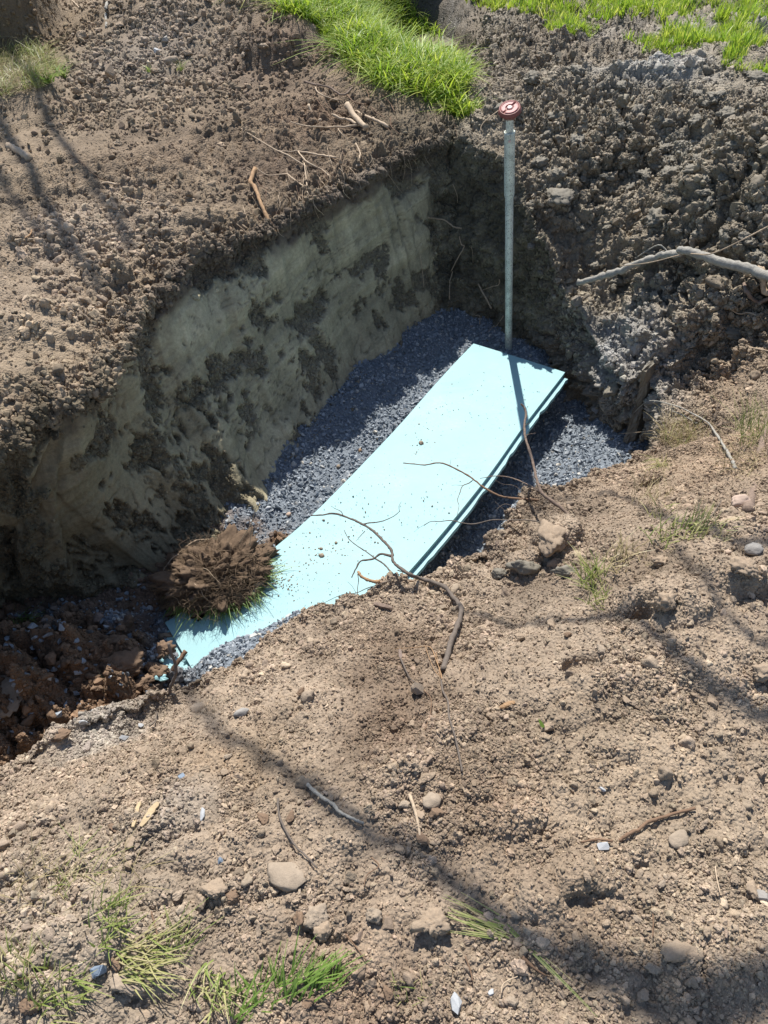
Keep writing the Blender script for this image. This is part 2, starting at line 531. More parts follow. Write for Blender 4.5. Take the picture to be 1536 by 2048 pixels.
# relief features: pixel of the photo -> place on the ground; size in metres
FEAT = [(60, 640, .16, .10, .5, .05, 2), (150, 690, .12, .09, .5, -.04, 2), (230, 560, .12, .08, .3, .04, 2), (310, 520, .10, .07, .3, -.04, 2), (400, 440, .14, .08, .3, .04, 1), (20, 760, .14, .10, .4, .04, 2), (430, 250, .2, .1, .3, .03, 2), (260, 420, .12, .05, .3, .02, 2),
  (1090, 560, .10, .08, 0, .05, 2), (1150, 640, .09, .07, 0, .05, 2), (1240, 590, .11, .10, 0, -.09, 2), (1290, 660, .09, .07, 0, .05, 2), (1380, 560, .10, .08, .3, -.06, 2), (1300, 400, .14, .10, .2, -.07, 2), (1450, 300, .16, .1, 0, .06, 2), (1230, 240, .16, .08, .2, .06, 2), (1060, 180, .2, .1, 0, -.04, 2),  # px, py, radius x, radius y, rot, height, sharpness
    (440, 50, .8, .5, -0.2, .20, 1), (555, 105, .30, .36, 0.3, .17, 3), (420, 20, .7, .4, 0, .12, 1), (300, 30, .6, .4, 0, .08, 1),
    (10, 60, .40, .55, 0.2, .75, 3), (40, 200, .30, .35, 0, .12, 2),
    (640, 40, .35, .9, 0.6, .05, 1), (720, 110, .45, .5, 0.6, .06, 1), (850, 170, .28, .3, 0, .07, 1),
    (838, 30, .42, .9, 0, -.55, 2), (905, 60, .30, .30, 0, -.16, 1),
    (1330, 60, .8, .5, 0, .10, 1), (1460, 130, .4, .3, 0, .10, 1), (1500, 330, .5, .35, 0.4, .14, 2), (1390, 260, .3, .2, 0.4, -.10, 1),
    (1200, 150, .35, .2, 0, .08, 1), (1270, 310, .3, .16, 0.3, -.08, 1), (1120, 420, .14, .10, 0, .07, 2), (1000, 240, .12, .1, 0, .06, 2),
    (1330, 440, .12, .09, 0, .07, 3), (1180, 330, .2, .12, 0.2, .06, 2), (1420, 420, .3, .15, 0.3, .08, 2), (1480, 590, .16, .12, 0, .06, 1),
    (1110, 1080, .07, .10, 0.3, .09, 3), (1050, 1130, .06, .05, 0, .05, 2), (1000, 1090, .05, .06, 0, .03, 2),
    (1190, 1000, .12, .07, 0.4, .045, 1), (1370, 905, .11, .08, 0, .06, 2), (1310, 960, .05, .03, 0, -.05, 2), (1250, 950, .05, .03, 0, .02, 2),
    (1330, 1190, .12, .08, -0.6, .05, 2), (1290, 1225, .04, .035, 0, -.06, 2), (1160, 1330, .05, .03, 0, -.03, 2),
    (1180, 1800, .05, .02, 0.1, -.014, 2), (1150, 1760, .09, .05, 0.1, .03, 1), (1400, 1900, .12, .08, 0, .035, 1), (1050, 1640, .1, .05, 0, .015, 1),
    (870, 1840, .035, .03, 0, .02, 2), (600, 1750, .15, .08, 0, .015, 1), (120, 1900, .2, .1, 0.2, .03, 1), (150, 1600, .1, .05, 0.4, .02, 1),
    (700, 1300, .3, .12, 0.3, .03, 1), (250, 1500, .2, .1, 0.3, .02, 1), (800, 1450, .1, .06, 0, -.02, 1), (1480, 1150, .1, .06, 0, .05, 2),
    (1500, 1300, .1, .08, 0, .03, 1), (300, 500, .3, .1, .3, -.02, 1), (1440, 800, .2, .06, .3, .03, 1),
]
FP = []
for f in FEAT:
    h_ = hit(f[0], f[1])
    FP.append((h_, f))

def feat_dz(X):
    dz = np.zeros(X.shape[:-1])
    for h_, (px, py, rx, ry, rot, hh, sh) in FP:
        dx, dy = X[..., 0] - h_[0], X[..., 1] - h_[1]
        c_, s_ = math.cos(rot), math.sin(rot)
        a_, b_ = (dx * c_ + dy * s_) / rx, (-dx * s_ + dy * c_) / ry
        d2 = a_ * a_ + b_ * b_
        m_ = d2 < 9
        if not m_.any(): continue
        dz[m_] += hh * np.exp(-(d2[m_] ** sh))
    return dz

# small scarps (bucket edges): pixel line -> step down on the camera's side
SCARPS = [((-20, 290), (60, 262), (125, 232), .05), ((125, 240), (160, 222), (192, 205), .035), ((85, 580), (160, 560), (240, 522), .02),
          ((300, 470), (330, 450), (365, 432), .02)]
def scarp_dz(X):
    dz = np.zeros(X.shape[:-1])
    for a_, m_, b_, hh in SCARPS:
        A0, B0 = hit(*a_)[:2], hit(*b_)[:2]
        L = np.linalg.norm(B0 - A0); t = (B0 - A0) / L; n = np.array([-t[1], t[0]])
        if n[1] < 0: n = -n
        rel = X[..., :2] - A0
        along = rel @ t; ac = rel @ n
        ac = ac + 0.012 * np.sin(along * 23) + 0.008 * np.sin(along * 61)
        k = sstep(-.1, .02, along) * sstep(L + .1, L - .02, along)
        dz += hh * k * sstep(-0.006, 0.006, ac) * np.exp(-np.clip(ac, 0, 9) / 0.16)
    return dz

dzc = feat_dz(Vc) * (tvc >= 0.8)[:, None]
Vc[..., 2] += dzc
BV = bvh_of(Vc)

NU = 1500
radii = list(np.arange(0.006, 1.25, 0.0062)) 
stp = 0.0062; x_ = radii[-1]
while x_ < 7.5:
    stp *= 1.032; stp = min(stp, 0.04); x_ += stp; radii.append(x_)
radii += [8.5, 10, 13, 18, 30, 60, 120]
RW = 150
V, tv, uu, (za, zb, zf) = ring_base(NU, RW, radii)
TV = np.repeat(tv[:, None], NU, 1)
def zone_w(z):
    w = (za == z) * (1 - zf) + (zb == z) * zf
    return np.repeat(w[None, :], V.shape[0], 0)
wL, wB, wR, wN = zone_w(0), zone_w(1), zone_w(2), zone_w(3)
V[..., 2] += feat_dz(V) * sstep(0.75, 1.0, TV)
V[..., 2] += scarp_dz(V) * (TV > 1)
PXg, PYg, Dg = project(V)
outer = sstep(0.98, 1.02, TV)
wall = 1 - outer
near_lvl = outer * wN
# right-back spoil: everything outside the rim to the right / back right
spoil = outer * np.clip(wR + wB, 0, 1)
upl = outer * wL
nrm = grid_normals(V, True)
sgn = np.where((nrm[..., 2] * outer + wall * (nrm[..., 0] * (CEN[0] - V[..., 0]) + nrm[..., 1] * (CEN[1] - V[..., 1]))) < 0, -1.0, 1.0)
nrm = nrm * sgn[..., None]
far = V[..., :2].copy()
Xn = V.astype(np.float32)
fade = sstep(25, 9, TV)

n_lo = fbm(Xn, 2.6, 3, 0.5, 3)
n_mid = fbm(Xn, 9, 3, 0.5, 5)
n_bil = fbm(Xn, 13, 4, 0.55, 9, billow=True)
n_fin = fbm(Xn, 45, 2, 0.6, 21, billow=True)
# sheared coordinates for the bucket smears on the left wall
wallax = Xn.copy()
uarc = np.repeat(np.concatenate([[0], np.cumsum(np.linalg.norm(np.diff(V[RW // 2], axis=0), axis=1))])[None, :], V.shape[0], 0).astype(np.float32)
vh = np.clip(TV, 0, 1.3).astype(np.float32)
shear = 0.55
ZZ_ = 0
smear = np.stack([uarc * 7 + vh * shear * 5, vh * 1.0, np.zeros_like(vh)], -1)
s1 = vnoise(smear, 1.0, 40)
s2 = vnoise(smear * np.array([3.7, 1.6, 1], np.float32), 1.0, 41)
s3 = vnoise(smear * np.array([16, 1.4, 1], np.float32), 1.0, 42)
hst = np.stack([uarc * 1.2, vh * 16 + uarc * 0.9, np.zeros_like(vh)], -1)
h1 = vnoise(hst, 1.0, 43)
patch_n = fbm(np.stack([uarc * 6.0 + vh * 3.5, vh * 4.5, np.zeros_like(vh)], -1), 1.0, 5, 0.7, 60)
band = np.stack([uarc * 1.6, vh * 9 - uarc * 1.2, np.zeros_like(vh)], -1)
b1_ = vnoise(band, 1.0, 51)
nearleft0 = sstep(9.5, 6.0, np.repeat(uu[None, :], V.shape[0], 0)) * wL
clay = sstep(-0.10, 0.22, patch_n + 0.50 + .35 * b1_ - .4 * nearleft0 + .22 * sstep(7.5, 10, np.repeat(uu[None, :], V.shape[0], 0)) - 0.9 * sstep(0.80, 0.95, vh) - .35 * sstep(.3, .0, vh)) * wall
nearleft = sstep(9.5, 6.0, np.repeat(uu[None, :], V.shape[0], 0)) * wL      # the darker, lumpier left part

rough_m = sstep(-.35, .35, fbm(Xn, 1.7, 2, .5, 31))
disp = np.zeros(V.shape[:2])
lq = uarc * 2.3 + vh * 1.3 + 0.5 * s1
ledge = (np.floor(lq * 1.7 + .4 * s2) * 0.618) % 1.0 - .5      # overlapping bucket bites standing proud of each other
# left wall
band = np.stack([uarc * 1.6, vh * 9 - uarc * 1.2, np.zeros_like(vh)], -1)
b1_ = vnoise(band, 1.0, 51); b2_ = vnoise(band * np.array([2.2, 4.2, 1], np.float32), 1.0, 52)
crk = vnoise(Xn, 11, 53) + .5 * vnoise(Xn, 26, 54)
crack = np.exp(-(crk / .05) ** 2) * sstep(-.1, .3, vnoise(Xn, 4, 55))
scr_ = np.exp(-(b2_ / .07) ** 2) * sstep(-.2, .4, vnoise(band * np.array([1.7, .8, 1], np.float32), 1.0, 57))
dL = 0.016 * n_lo - .004 * scr_ + 0.018 * s1 + 0.006 * s2 + 0.0022 * s3 * clay + 0.011 * b1_ + .0035 * b2_ + 0.016 * ledge - .012 * crack \
     + (1 - clay) * (-0.012 + 0.012 * n_bil + 0.006 * n_fin) + 0.0025 * n_mid
dL += nearleft * (0.03 * n_lo * sstep(5.5, 3.5, np.repeat(uu[None, :], V.shape[0], 0)) + 0.02 * s1 + 0.012 * n_bil * (1 - clay))
dL += 0.045 * np.exp(-((vh - 0.97) / 0.05) ** 2) * (0.5 + 0.8 * np.abs(n_mid)) * wall
# back wall
dB = 0.05 * n_lo + 0.02 * n_bil + 0.01 * n_fin + 0.012 * n_mid
# right wall / spoil
dR = -.03 + 0.05 * n_lo + 0.04 * n_bil + 0.012 * n_fin
disp += wall * (wL * dL + wB * dB + wR * dR + wN * 0.02 * n_bil)
disp += spoil * (0.055 * n_lo + (0.046 * n_bil + 0.016 * n_fin) * (.35 + .9 * rough_m)) * fade
disp += upl * (0.022 * n_lo + 0.018 * n_bil * (.35 + rough_m) + 0.006 * n_fin + 0.006 * n_mid * sstep(1.5, 1.0, TV)) * fade
rimL = np.exp(-((TV - 1.06) / 0.12) ** 2) * wL
disp += rimL * (0.045 * n_bil + 0.010 * n_fin)
disp += near_lvl * (0.016 * n_lo + 0.008 * n_mid + 0.009 * n_bil * (.4 + rough_m) + 0.0035 * n_fin) * fade
rimN = np.exp(-((TV - 1.0) / 0.06) ** 2) * wN
disp += rimN * 0.010 * n_bil
V2 = V + nrm * disp[..., None]

# -------- colours: patches of different earth, the near-black ones painted-in shade
def spot(px, py, rad, col, k=1.0, wet=0.0):
    col = np.array(col) * np.array([.98, .96, .92])
    return (hit(px, py, BV), rad, col, k, wet)
c_tan = np.array([0.258, 0.199, 0.143])
c_brown = np.array([0.188, 0.142, 0.095])
c_spoil = np.array([0.205, 0.168, 0.118])
c_clay = np.array([0.37, 0.32, 0.205])
c_dark = np.array([0.20, 0.172, 0.118])
c_red = np.array([0.17, 0.108, 0.066])
col = near_lvl[..., None] * c_tan + spoil[..., None] * c_spoil + upl[..., None] * (c_brown * 1.05)
wc = clay[..., None] * c_clay + (1 - clay[..., None]) * c_dark
wc = wc * (1 + clay[..., None] * (0.06 * s3 + .16 * b1_ + .12 * b2_ + .08 * s2 - .45 * crack - .38 * scr_)[..., None])
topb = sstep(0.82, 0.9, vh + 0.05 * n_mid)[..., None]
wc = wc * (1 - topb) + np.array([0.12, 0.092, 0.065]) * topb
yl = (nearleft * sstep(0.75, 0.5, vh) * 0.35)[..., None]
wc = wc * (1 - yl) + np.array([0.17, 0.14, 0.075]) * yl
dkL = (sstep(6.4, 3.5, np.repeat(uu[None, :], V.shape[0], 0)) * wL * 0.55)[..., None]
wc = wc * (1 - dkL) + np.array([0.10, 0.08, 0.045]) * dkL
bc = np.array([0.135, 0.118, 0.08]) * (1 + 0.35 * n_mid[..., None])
rc = c_spoil * 0.95 * np.ones_like(wc)
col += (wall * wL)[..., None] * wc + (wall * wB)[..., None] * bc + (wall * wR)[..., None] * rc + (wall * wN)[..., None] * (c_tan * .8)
col += ((1 - np.clip(wL + wB + wR + wN, 0, 1)))[..., None] * c_brown
wet = spoil * 0.55 + wall * wR * 0.5 + wall * (wB * .25 + wL * clay * .35)
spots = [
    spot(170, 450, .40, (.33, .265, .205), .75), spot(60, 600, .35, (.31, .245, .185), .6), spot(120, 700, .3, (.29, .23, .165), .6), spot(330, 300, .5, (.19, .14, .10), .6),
    spot(560, 100, .55, (.15, .105, .075), .7), spot(300, 110, .6, (.235, .20, .165), .7), spot(30, 100, .45, (.075, .055, .03), .8), spot(100, 60, .35, (.20, .145, .09), .6),  # the near-black spot paints the top-left corner's shade into the soil colour
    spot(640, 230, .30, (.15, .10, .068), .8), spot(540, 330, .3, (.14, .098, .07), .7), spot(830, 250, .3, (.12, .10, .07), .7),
    spot(1300, 140, .30, (.34, .35, .35), .75, .8), spot(1420, 60, .35, (.30, .29, .26), .6, .8), spot(1520, 40, .4, (.36, .35, .32), .6, .4), spot(1180, 60, .25, (.24, .22, .2), .6, .6), spot(1380, 285, .18, (.27, .26, .22), .6, .6),
    spot(1080, 90, .5, (.215, .18, .14), .7), spot(960, 170, .3, (.23, .19, .145), .6), spot(1010, 300, .2, (.22, .18, .13), .7), spot(1300, 180, .4, (.23, .2, .155), .5),
    spot(1120, 385, .14, (.27, .235, .18), .8), spot(1210, 700, .25, (.27, .275, .28), .85, .6), spot(1320, 780, .16, (.37, .365, .34), .8, .1), spot(1290, 700, .22, (.27, .265, .255), .8, .3),
    spot(1150, 660, .2, (.18, .165, .14), .7), spot(1440, 450, .4, (.13, .115, .09), .5), spot(1460, 900, .5, (.26, .19, .13), .7), spot(1450, 760, .25, (.27, .2, .14), .8), spot(1400, 640, .2, (.21, .175, .13), .6),
    spot(835, 30, .45, (.05, .045, .035), .9, .6), spot(900, 60, .25, (.12, .11, .09), .8, .9),  # first spot darkens the soil colour for shade in the ditch round the culvert
    spot(800, 1300, .18, (.16, .115, .08), .85), spot(790, 1440, .15, (.15, .105, .073), .85), spot(1000, 1620, .14, (.165, .118, .082), .8), spot(520, 1500, .12, (.19, .145, .10), .6), spot(1300, 1130, .15, (.18, .135, .095), .7), spot(1170, 1790, .10, (.15, .105, .072), .85), spot(1100, 1160, .16, (.17, .13, .095), .6),
    spot(1100, 1010, .15, (.15, .115, .085), .7), spot(420, 1540, .16, (.27, .19, .12), .5), spot(370, 1600, .08, (.33, .29, .25), .6), spot(200, 1460, .14, (.35, .33, .30), .6), spot(100, 1950, .3, (.28, .235, .185), .6),
    spot(600, 1880, .2, (.25, .195, .145), .6), spot(1250, 1550, .25, (.26, .2, .14), .6), spot(1400, 1700, .3, (.27, .215, .16), .6), spot(700, 1990, .14, (.17, .12, .085), .7), spot(370, 1370, .05, (.15, .12, .095), .6),
]
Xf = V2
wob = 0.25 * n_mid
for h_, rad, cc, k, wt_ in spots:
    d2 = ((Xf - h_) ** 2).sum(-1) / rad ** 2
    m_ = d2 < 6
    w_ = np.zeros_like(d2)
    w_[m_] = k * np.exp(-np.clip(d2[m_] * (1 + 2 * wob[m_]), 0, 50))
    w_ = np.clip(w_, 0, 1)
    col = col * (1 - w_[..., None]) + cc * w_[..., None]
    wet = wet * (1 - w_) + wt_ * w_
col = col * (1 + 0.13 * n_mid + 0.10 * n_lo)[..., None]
col = np.clip(col, 0.01, 0.8)
COL4 = np.concatenate([col, np.clip(wet, 0, 1)[..., None]], -1)
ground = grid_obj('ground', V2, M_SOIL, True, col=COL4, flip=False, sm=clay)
ground.data.flip_normals() if V2.shape[0] and False else None
tag(ground, kind='structure')
BVG = bvh_of(V2[::3, ::3])

def gh(px, py):
    return hit(px, py, BVG)

# ------------------------------------------------------------------ board line, pit floor
# upper surface of the board: left edge and right edge traced, height profile along it
zt = [-1.00, -1.0, -1.0, -1.005, -1.01, -1.03, -1.05]
Ledge = [(947, 687), (860, 780), (768, 884), (630, 1024), (530, 1111), (430, 1183), (330, 1245)]
Lw = np.array([P(x, y, z) for (x, y), z in zip(Ledge, zt)])
Aw, Bw = P(947, 687, -1.0), P(1127, 753, -1.0)
def catm_open(Pn, t):
    n = len(Pn) - 1
    x = np.clip(t, 0, 1) * n
    i = min(int(x), n - 1); f = x - i
    p0, p1, p2, p3 = Pn[max(i - 1, 0)], Pn[i], Pn[i + 1], Pn[min(i + 2, n)]
    return 0.5 * ((2 * p1) + (-p0 + p2) * f + (2 * p0 - 5 * p1 + 4 * p2 - p3) * f * f + (-p0 + 3 * p1 - 3 * p2 + p3) * f ** 3)
Redge = [(1127, 753), (1048, 857), (960, 962), (903, 1024), (818, 1122), (700, 1240), (395, 1308)]
zr = zt
Rw = np.array([P(x, y, z) for (x, y), z in zip(Redge, zr)])
bdir = (Lw[3] - Lw[0])[:2]; bdir /= np.linalg.norm(bdir)
bn = np.array([-bdir[1], bdir[0]])
if np.dot(bn, (Bw - Aw)[:2]) < 0: bn = -bn
BW = float(np.mean([np.dot(Rw[k][:2] - Lw[0][:2], bn) for k in range(4)]))
print('board width', BW, 'len', np.linalg.norm(Lw[-1] - Lw[0]), [round(float(np.dot(Rw[k][:2] - Lw[0][:2], bn)), 3) for k in range(7)], [round(float(np.dot(q[:2] - Lw[0][:2], bn)), 3) for q in Lw])

def board_frame(t):
    """left-edge point and right-edge point (upper face) at t in 0..1"""
    l_ = catm_open(Lw, t)
    tang = catm_open(Lw, min(t + .02, 1)) - catm_open(Lw, max(t - .02, 0))
    tang = tang[:2] / np.linalg.norm(tang[:2])
    n_ = np.array([-tang[1], tang[0]])
    if np.dot(n_, bn) < 0: n_ = -n_
    return l_, n_, tang

def fz(x, y):
    """pit floor height"""
    rel = np.stack([x - Lw[0][0], y - Lw[0][1]], -1)
    ac = rel @ bn
    al = rel @ bdir
    X3 = np.stack([x, y, x * 0], -1).astype(np.float32)
    z = -1.062 + 0.018 * fbm(X3, 4, 2, 0.5, 70) * 0.6 + 0.006 * fbm(X3, 30, 2, 0.5, 71)
    z = z - 0.10 * sstep(1.7, 2.3, al)
    z = z - 0.17 * sstep(BW - .25, BW + .0, ac) * sstep(2.3, 1.7, al)
    z = z + 0.05 * sstep(-.10, -.45, ac)
    z = z + 0.22 * sstep(BW + .12, BW + .55, ac) * sstep(2.3, 1.7, al)
    # heap of stone drawn against the near bank over the near corner of the board
    for q0, q1, hh, w0 in HEAP:
        L = np.linalg.norm(q1 - q0); t = (q1 - q0) / L; n = np.array([t[1], -t[0]])
        if n[1] > 0: n = -n
        rx = np.stack([x - q0[0], y - q0[1]], -1)
        d = rx @ n; s_ = rx @ t
        z = z + hh * (.4 * sstep(-0.02, .07, d) + .6 * sstep(0.0, w0, d)) * sstep(-.12, .10, s_) * sstep(L + .3, L - .05, s_)
    # loose brown earth in the left part of the trench
    for h_, rad, hh in LEFTHEAP:
        d2 = ((x - h_[0]) ** 2 + (y - h_[1]) ** 2) / rad ** 2
        z = z + hh * np.exp(-d2) * (1 + 0.35 * fbm(X3, 10, 3, 0.55, 75, billow=True))
    return z
HEAP = [(P(398, 1314, -1.05)[:2], P(596, 1217, -1.02)[:2], .42, .30)]
LEFTHEAP = [(P(150, 1390, -1.0), .35, .12), (P(20, 1420, -.95), .4, .20), (P(260, 1330, -1.0), .20, .12), (P(-200, 1450, -1.), .6, .2), (P(555, 1085, -1.03), .07, .05)]
gx = np.linspace(-3.6, 2.3, 640); gy = np.linspace(0.85, 5.0, 450)
GX, GY = np.meshgrid(gx, gy)
GZ = fz(GX, GY)
VF = np.stack([GX, GY, GZ], -1)
fx, fy, fd = project(VF)
PX_BROWN = sstep(420, 260, fx + 0.35 * (fy - 1200) * 0 + 40 * fbm(VF.astype(np.float32), 6, 2, .5, 80)) * sstep(1200, 1255, fy - 0.05 * (fx - 200) + 30 * fbm(VF.astype(np.float32), 9, 2, .5, 81))
dh = np.exp(-(((VF - P(555, 1085, -1.03)) ** 2).sum(-1)) / .09 ** 2)
PX_B2 = sstep(520, 420, fx - .2 * (fy - 1150) + 60 * fbm(VF.astype(np.float32), 5, 3, .6, 83)) * sstep(1240, 1215, fy)
brown = np.clip(np.maximum(PX_BROWN, PX_B2 * .9) + dh * 1.3 + sstep(80, -100, fx), 0, 1)
grv = np.array([0.16, 0.182, 0.205])
fcol = grv * (1 - brown[..., None]) + c_red * 1.0 * brown[..., None]
VF[..., 2] += brown * 0.02 * fbm(VF.astype(np.float32), 22, 3, .55, 84, billow=True)
fcol4 = np.concatenate([fcol, np.zeros(fcol.shape[:2])[..., None] + .1], -1)
floor = grid_obj('pit_floor', VF, M_SOIL, False, col=fcol4)
tag(floor, kind='structure')
BVF = BVHTree.FromPolygons(VF[::3, ::3].reshape(-1, 3).tolist(),
      (lambda i: np.stack([i[:-1, :-1], i[:-1, 1:], i[1:, 1:], i[1:, :-1]], -1).reshape(-1, 4).tolist())(np.arange(VF[::3, ::3].shape[0] * VF[::3, ::3].shape[1]).reshape(VF[::3, ::3].shape[:2])))

def surf(px, py):
    """first visible surface (ground or pit floor) under a photo pixel: point, normal"""
    o_, d_ = Vector(CP), Vector(ray(px, py))
    a_ = BVG.ray_cast(o_, d_, 60); b_ = BVF.ray_cast(o_, d_, 60)
    best = None
    for h_ in (a_, b_):
        if h_[0] is not None and (best is None or h_[3] < best[3]): best = h_
    if best is None: return P(px, py, 0), np.array([0, 0, 1.0])
    n_ = np.array(best[1])
    if n_ @ ray(px, py) > 0: n_ = -n_
    return np.array(best[0]), n_

# ------------------------------------------------------------------ stone / clod shapes
def lump_mesh(name, seed, subdiv=2, amp=0.28, freq=1.6, flat=(1, 1, 0.75), mat=None, smooth=True, fine=0.0):
    bm = bmesh.new()
    bmesh.ops.create_icosphere(bm, subdivisions=subdiv, radius=1)
    co = np.array([v.co for v in bm.verts])
    r_ = 1 + amp * fbm(co + seed * 7.3, freq, 3, 0.55, seed)
    if fine: r_ += fine * fbm(co + seed * 3.1, freq * 4, 3, 0.6, seed + 5, billow=True)
    co = co * r_[:, None] * np.array(flat)
    for v, c_ in zip(bm.verts, co): v.co = c_
    me = bpy.data.meshes.new(name)
    bm.to_mesh(me); bm.free()
    me.polygons.foreach_set('use_smooth', [smooth] * len(me.polygons))
    if mat: me.materials.append(mat)
    return me

def shard_mesh(name, seed, n=14, flat=(1, .75, .5), mat=None):
    rs = np.random.default_rng(seed)
    pts = rs.normal(size=(n, 3)); pts /= np.linalg.norm(pts, axis=1, keepdims=True)
    pts *= rs.uniform(.75, 1.1, (n, 1)) * np.array(flat)
    bm = bmesh.new()
    for q in pts: bm.verts.new(q)
    res = bmesh.ops.convex_hull(bm, input=bm.verts)
    bmesh.ops.delete(bm, geom=[g for g in res['geom_interior'] if isinstance(g, bmesh.types.BMVert)], context='VERTS')
    me = bpy.data.meshes.new(name)
    bm.to_mesh(me); bm.free()
    if mat: me.materials.append(mat)
    return me

def hidden_collection(name, meshes):
    col_ = bpy.data.collections.new(name)
    for i, me in enumerate(meshes):
        o = bpy.data.objects.new('%s_shape_%02d' % (name, i), me)
        col_.objects.link(o)
    return col_

def scatter(name, pts, rots, scales, cols, collection, mat=None):
    """pts (n,3), rots euler (n,3), scales (n,3), cols (n,4): one stuff object, instances by geometry nodes"""
    n = len(pts)
    me = bpy.data.meshes.new(name)
    me.vertices.add(n)
    me.vertices.foreach_set('co', np.asarray(pts, np.float32).reshape(-1))
    for an, arr, ty in (('rot', rots, 'FLOAT_VECTOR'), ('scl', scales, 'FLOAT_VECTOR')):
        at = me.attributes.new(an, ty, 'POINT')
        at.data.foreach_set('vector', np.asarray(arr, np.float32).reshape(-1))
    at = me.attributes.new('col', 'FLOAT_COLOR', 'POINT')
    at.data.foreach_set('color', np.asarray(cols, np.float32).reshape(-1))
    me.update()
    if mat: me.materials.append(mat)
    o = bpy.data.objects.new(name, me)
    C.objects.link(o)
    ng = bpy.data.node_groups.new(name + '_scatter', 'GeometryNodeTree')
    ng.interface.new_socket('Geometry', in_out='INPUT', socket_type='NodeSocketGeometry')
    ng.interface.new_socket('Geometry', in_out='OUTPUT', socket_type='NodeSocketGeometry')
    gi = ng.nodes.new('NodeGroupInput'); go = ng.nodes.new('NodeGroupOutput')
    ci = ng.nodes.new('GeometryNodeCollectionInfo')
    ci.inputs['Collection'].default_value = collection
    ci.inputs['Separate Children'].default_value = True
    ci.inputs['Reset Children'].default_value = True
    ip = ng.nodes.new('GeometryNodeInstanceOnPoints')
    ip.inputs['Pick Instance'].default_value = True
    ra = ng.nodes.new('GeometryNodeInputNamedAttribute'); ra.data_type = 'FLOAT_VECTOR'; ra.inputs[0].default_value = 'rot'
    sa = ng.nodes.new('GeometryNodeInputNamedAttribute'); sa.data_type = 'FLOAT_VECTOR'; sa.inputs[0].default_value = 'scl'
    rv = ng.nodes.new('FunctionNodeRandomValue'); rv.data_type = 'INT'
    for s_ in rv.inputs:
        if s_.name == 'Max' and s_.type == 'INT': s_.default_value = len(collection.objects) - 1
        if s_.name == 'Min' and s_.type == 'INT': s_.default_value = 0
    L = ng.links.new
    L(gi.outputs[0], ip.inputs['Points'])
    L(ci.outputs[0], ip.inputs['Instance'])
    L([s_ for s_ in rv.outputs if s_.type == 'INT'][0], ip.inputs['Instance Index'])
    e2r = ng.nodes.new('FunctionNodeEulerToRotation')
    L(ra.outputs[0], e2r.inputs[0]); L(e2r.outputs[0], ip.inputs['Rotation'])
    L(sa.outputs[0], ip.inputs['Scale'])
    L(ip.outputs[0], go.inputs[0])
    md = o.modifiers.new('scatter', 'NODES')
    md.node_group = ng
    return o

def crumb_mesh(name, seed, mat, rough=.16, lobes=4, sub=2, smooth=True):
    """angular crumbly clod: several jagged polyhedra grown together, then roughened"""
    rs = np.random.default_rng(seed)
    bm = bmesh.new()
    bmesh.ops.create_icosphere(bm, subdivisions=sub + 1, radius=1)
    co = np.array([v.co for v in bm.verts])
    dirs = co / np.linalg.norm(co, axis=1, keepdims=True)
    # distance to a random polyhedron: min over cutting planes
    nrm_ = rs.normal(size=(13, 3)); nrm_ /= np.linalg.norm(nrm_, axis=1, keepdims=True)
    dd = rs.uniform(.62, 1.0, 13)
    dot = dirs @ nrm_.T
    rad = np.min(np.where(dot > .05, dd / np.maximum(dot, .05), 9), axis=1)
    rad = np.clip(rad, .4, 1.25)
    for _ in range(lobes):
        c_ = rs.normal(size=3); c_ /= np.linalg.norm(c_)
        rad += rs.uniform(.12, .4) * np.exp(-((1 - dirs @ c_) / .12))
    rad *= 1 + rough * fbm(dirs + seed, 3.2, 3, .65, seed, billow=True)
    co = dirs * rad[:, None] * np.array([1, rs.uniform(.7, .95), rs.uniform(.6, .85)])
    for v, q in zip(bm.verts, co): v.co = q
    me = bpy.data.meshes.new(name)
    bm.to_mesh(me); bm.free()
    me.polygons.foreach_set('use_smooth', [smooth] * len(me.polygons))
    if mat: me.materials.append(mat)
    return me
clod_meshes = [crumb_mesh('clod_shape', 400 + s, M_CLOD, .14, 3, 2, s % 2 == 0) for s in range(12)]
clod_meshes += [shard_mesh('clod_shard', 50 + s, 14, (1, .85, .7), M_CLOD) for s in range(3)]
COLL_CLOD = hidden_collection('clod', clod_meshes)
COLL_STONE = hidden_collection('gravel', [shard_mesh('gravel_shape', s, 12, (1, .78, .42 + .06 * (s % 4)), M_GRAVEL) for s in range(10)])

def sample_grid(V, COLx, dens, n, wrap=True):
    """draw n points on a grid mesh; dens = relative density per area (per cell array)"""
    a_ = V[:-1, :-1]; b_ = V[:-1, 1:]; d_ = V[1:, :-1]
    cr = np.cross(b_ - a_, d_ - a_)
    ar = np.linalg.norm(cr, axis=-1)
    w = (ar * dens[:-1, :-1]).reshape(-1)
    cum = np.cumsum(w); tot = cum[-1]
    k = np.searchsorted(cum, rng.random(n) * tot)
    k = np.clip(k, 0, len(w) - 1)
    i, j = k // (V.shape[1] - 1), k % (V.shape[1] - 1)
    s_, t_ = rng.random(n)[:, None], rng.random(n)[:, None]
    c_ = V[1:, 1:]
    pt = (V[i, j] * (1 - s_) * (1 - t_) + V[i, j + 1] * (1 - s_) * t_ + V[i + 1, j] * s_ * (1 - t_) + V[i + 1, j + 1] * s_ * t_)
    nn = cr[i, j] / (ar[i, j][:, None] + 1e-12)
    return pt, nn, COLx[i, j], (i, j), tot

def rand_rot(n): return rng.uniform(-math.pi, math.pi, (n, 3))

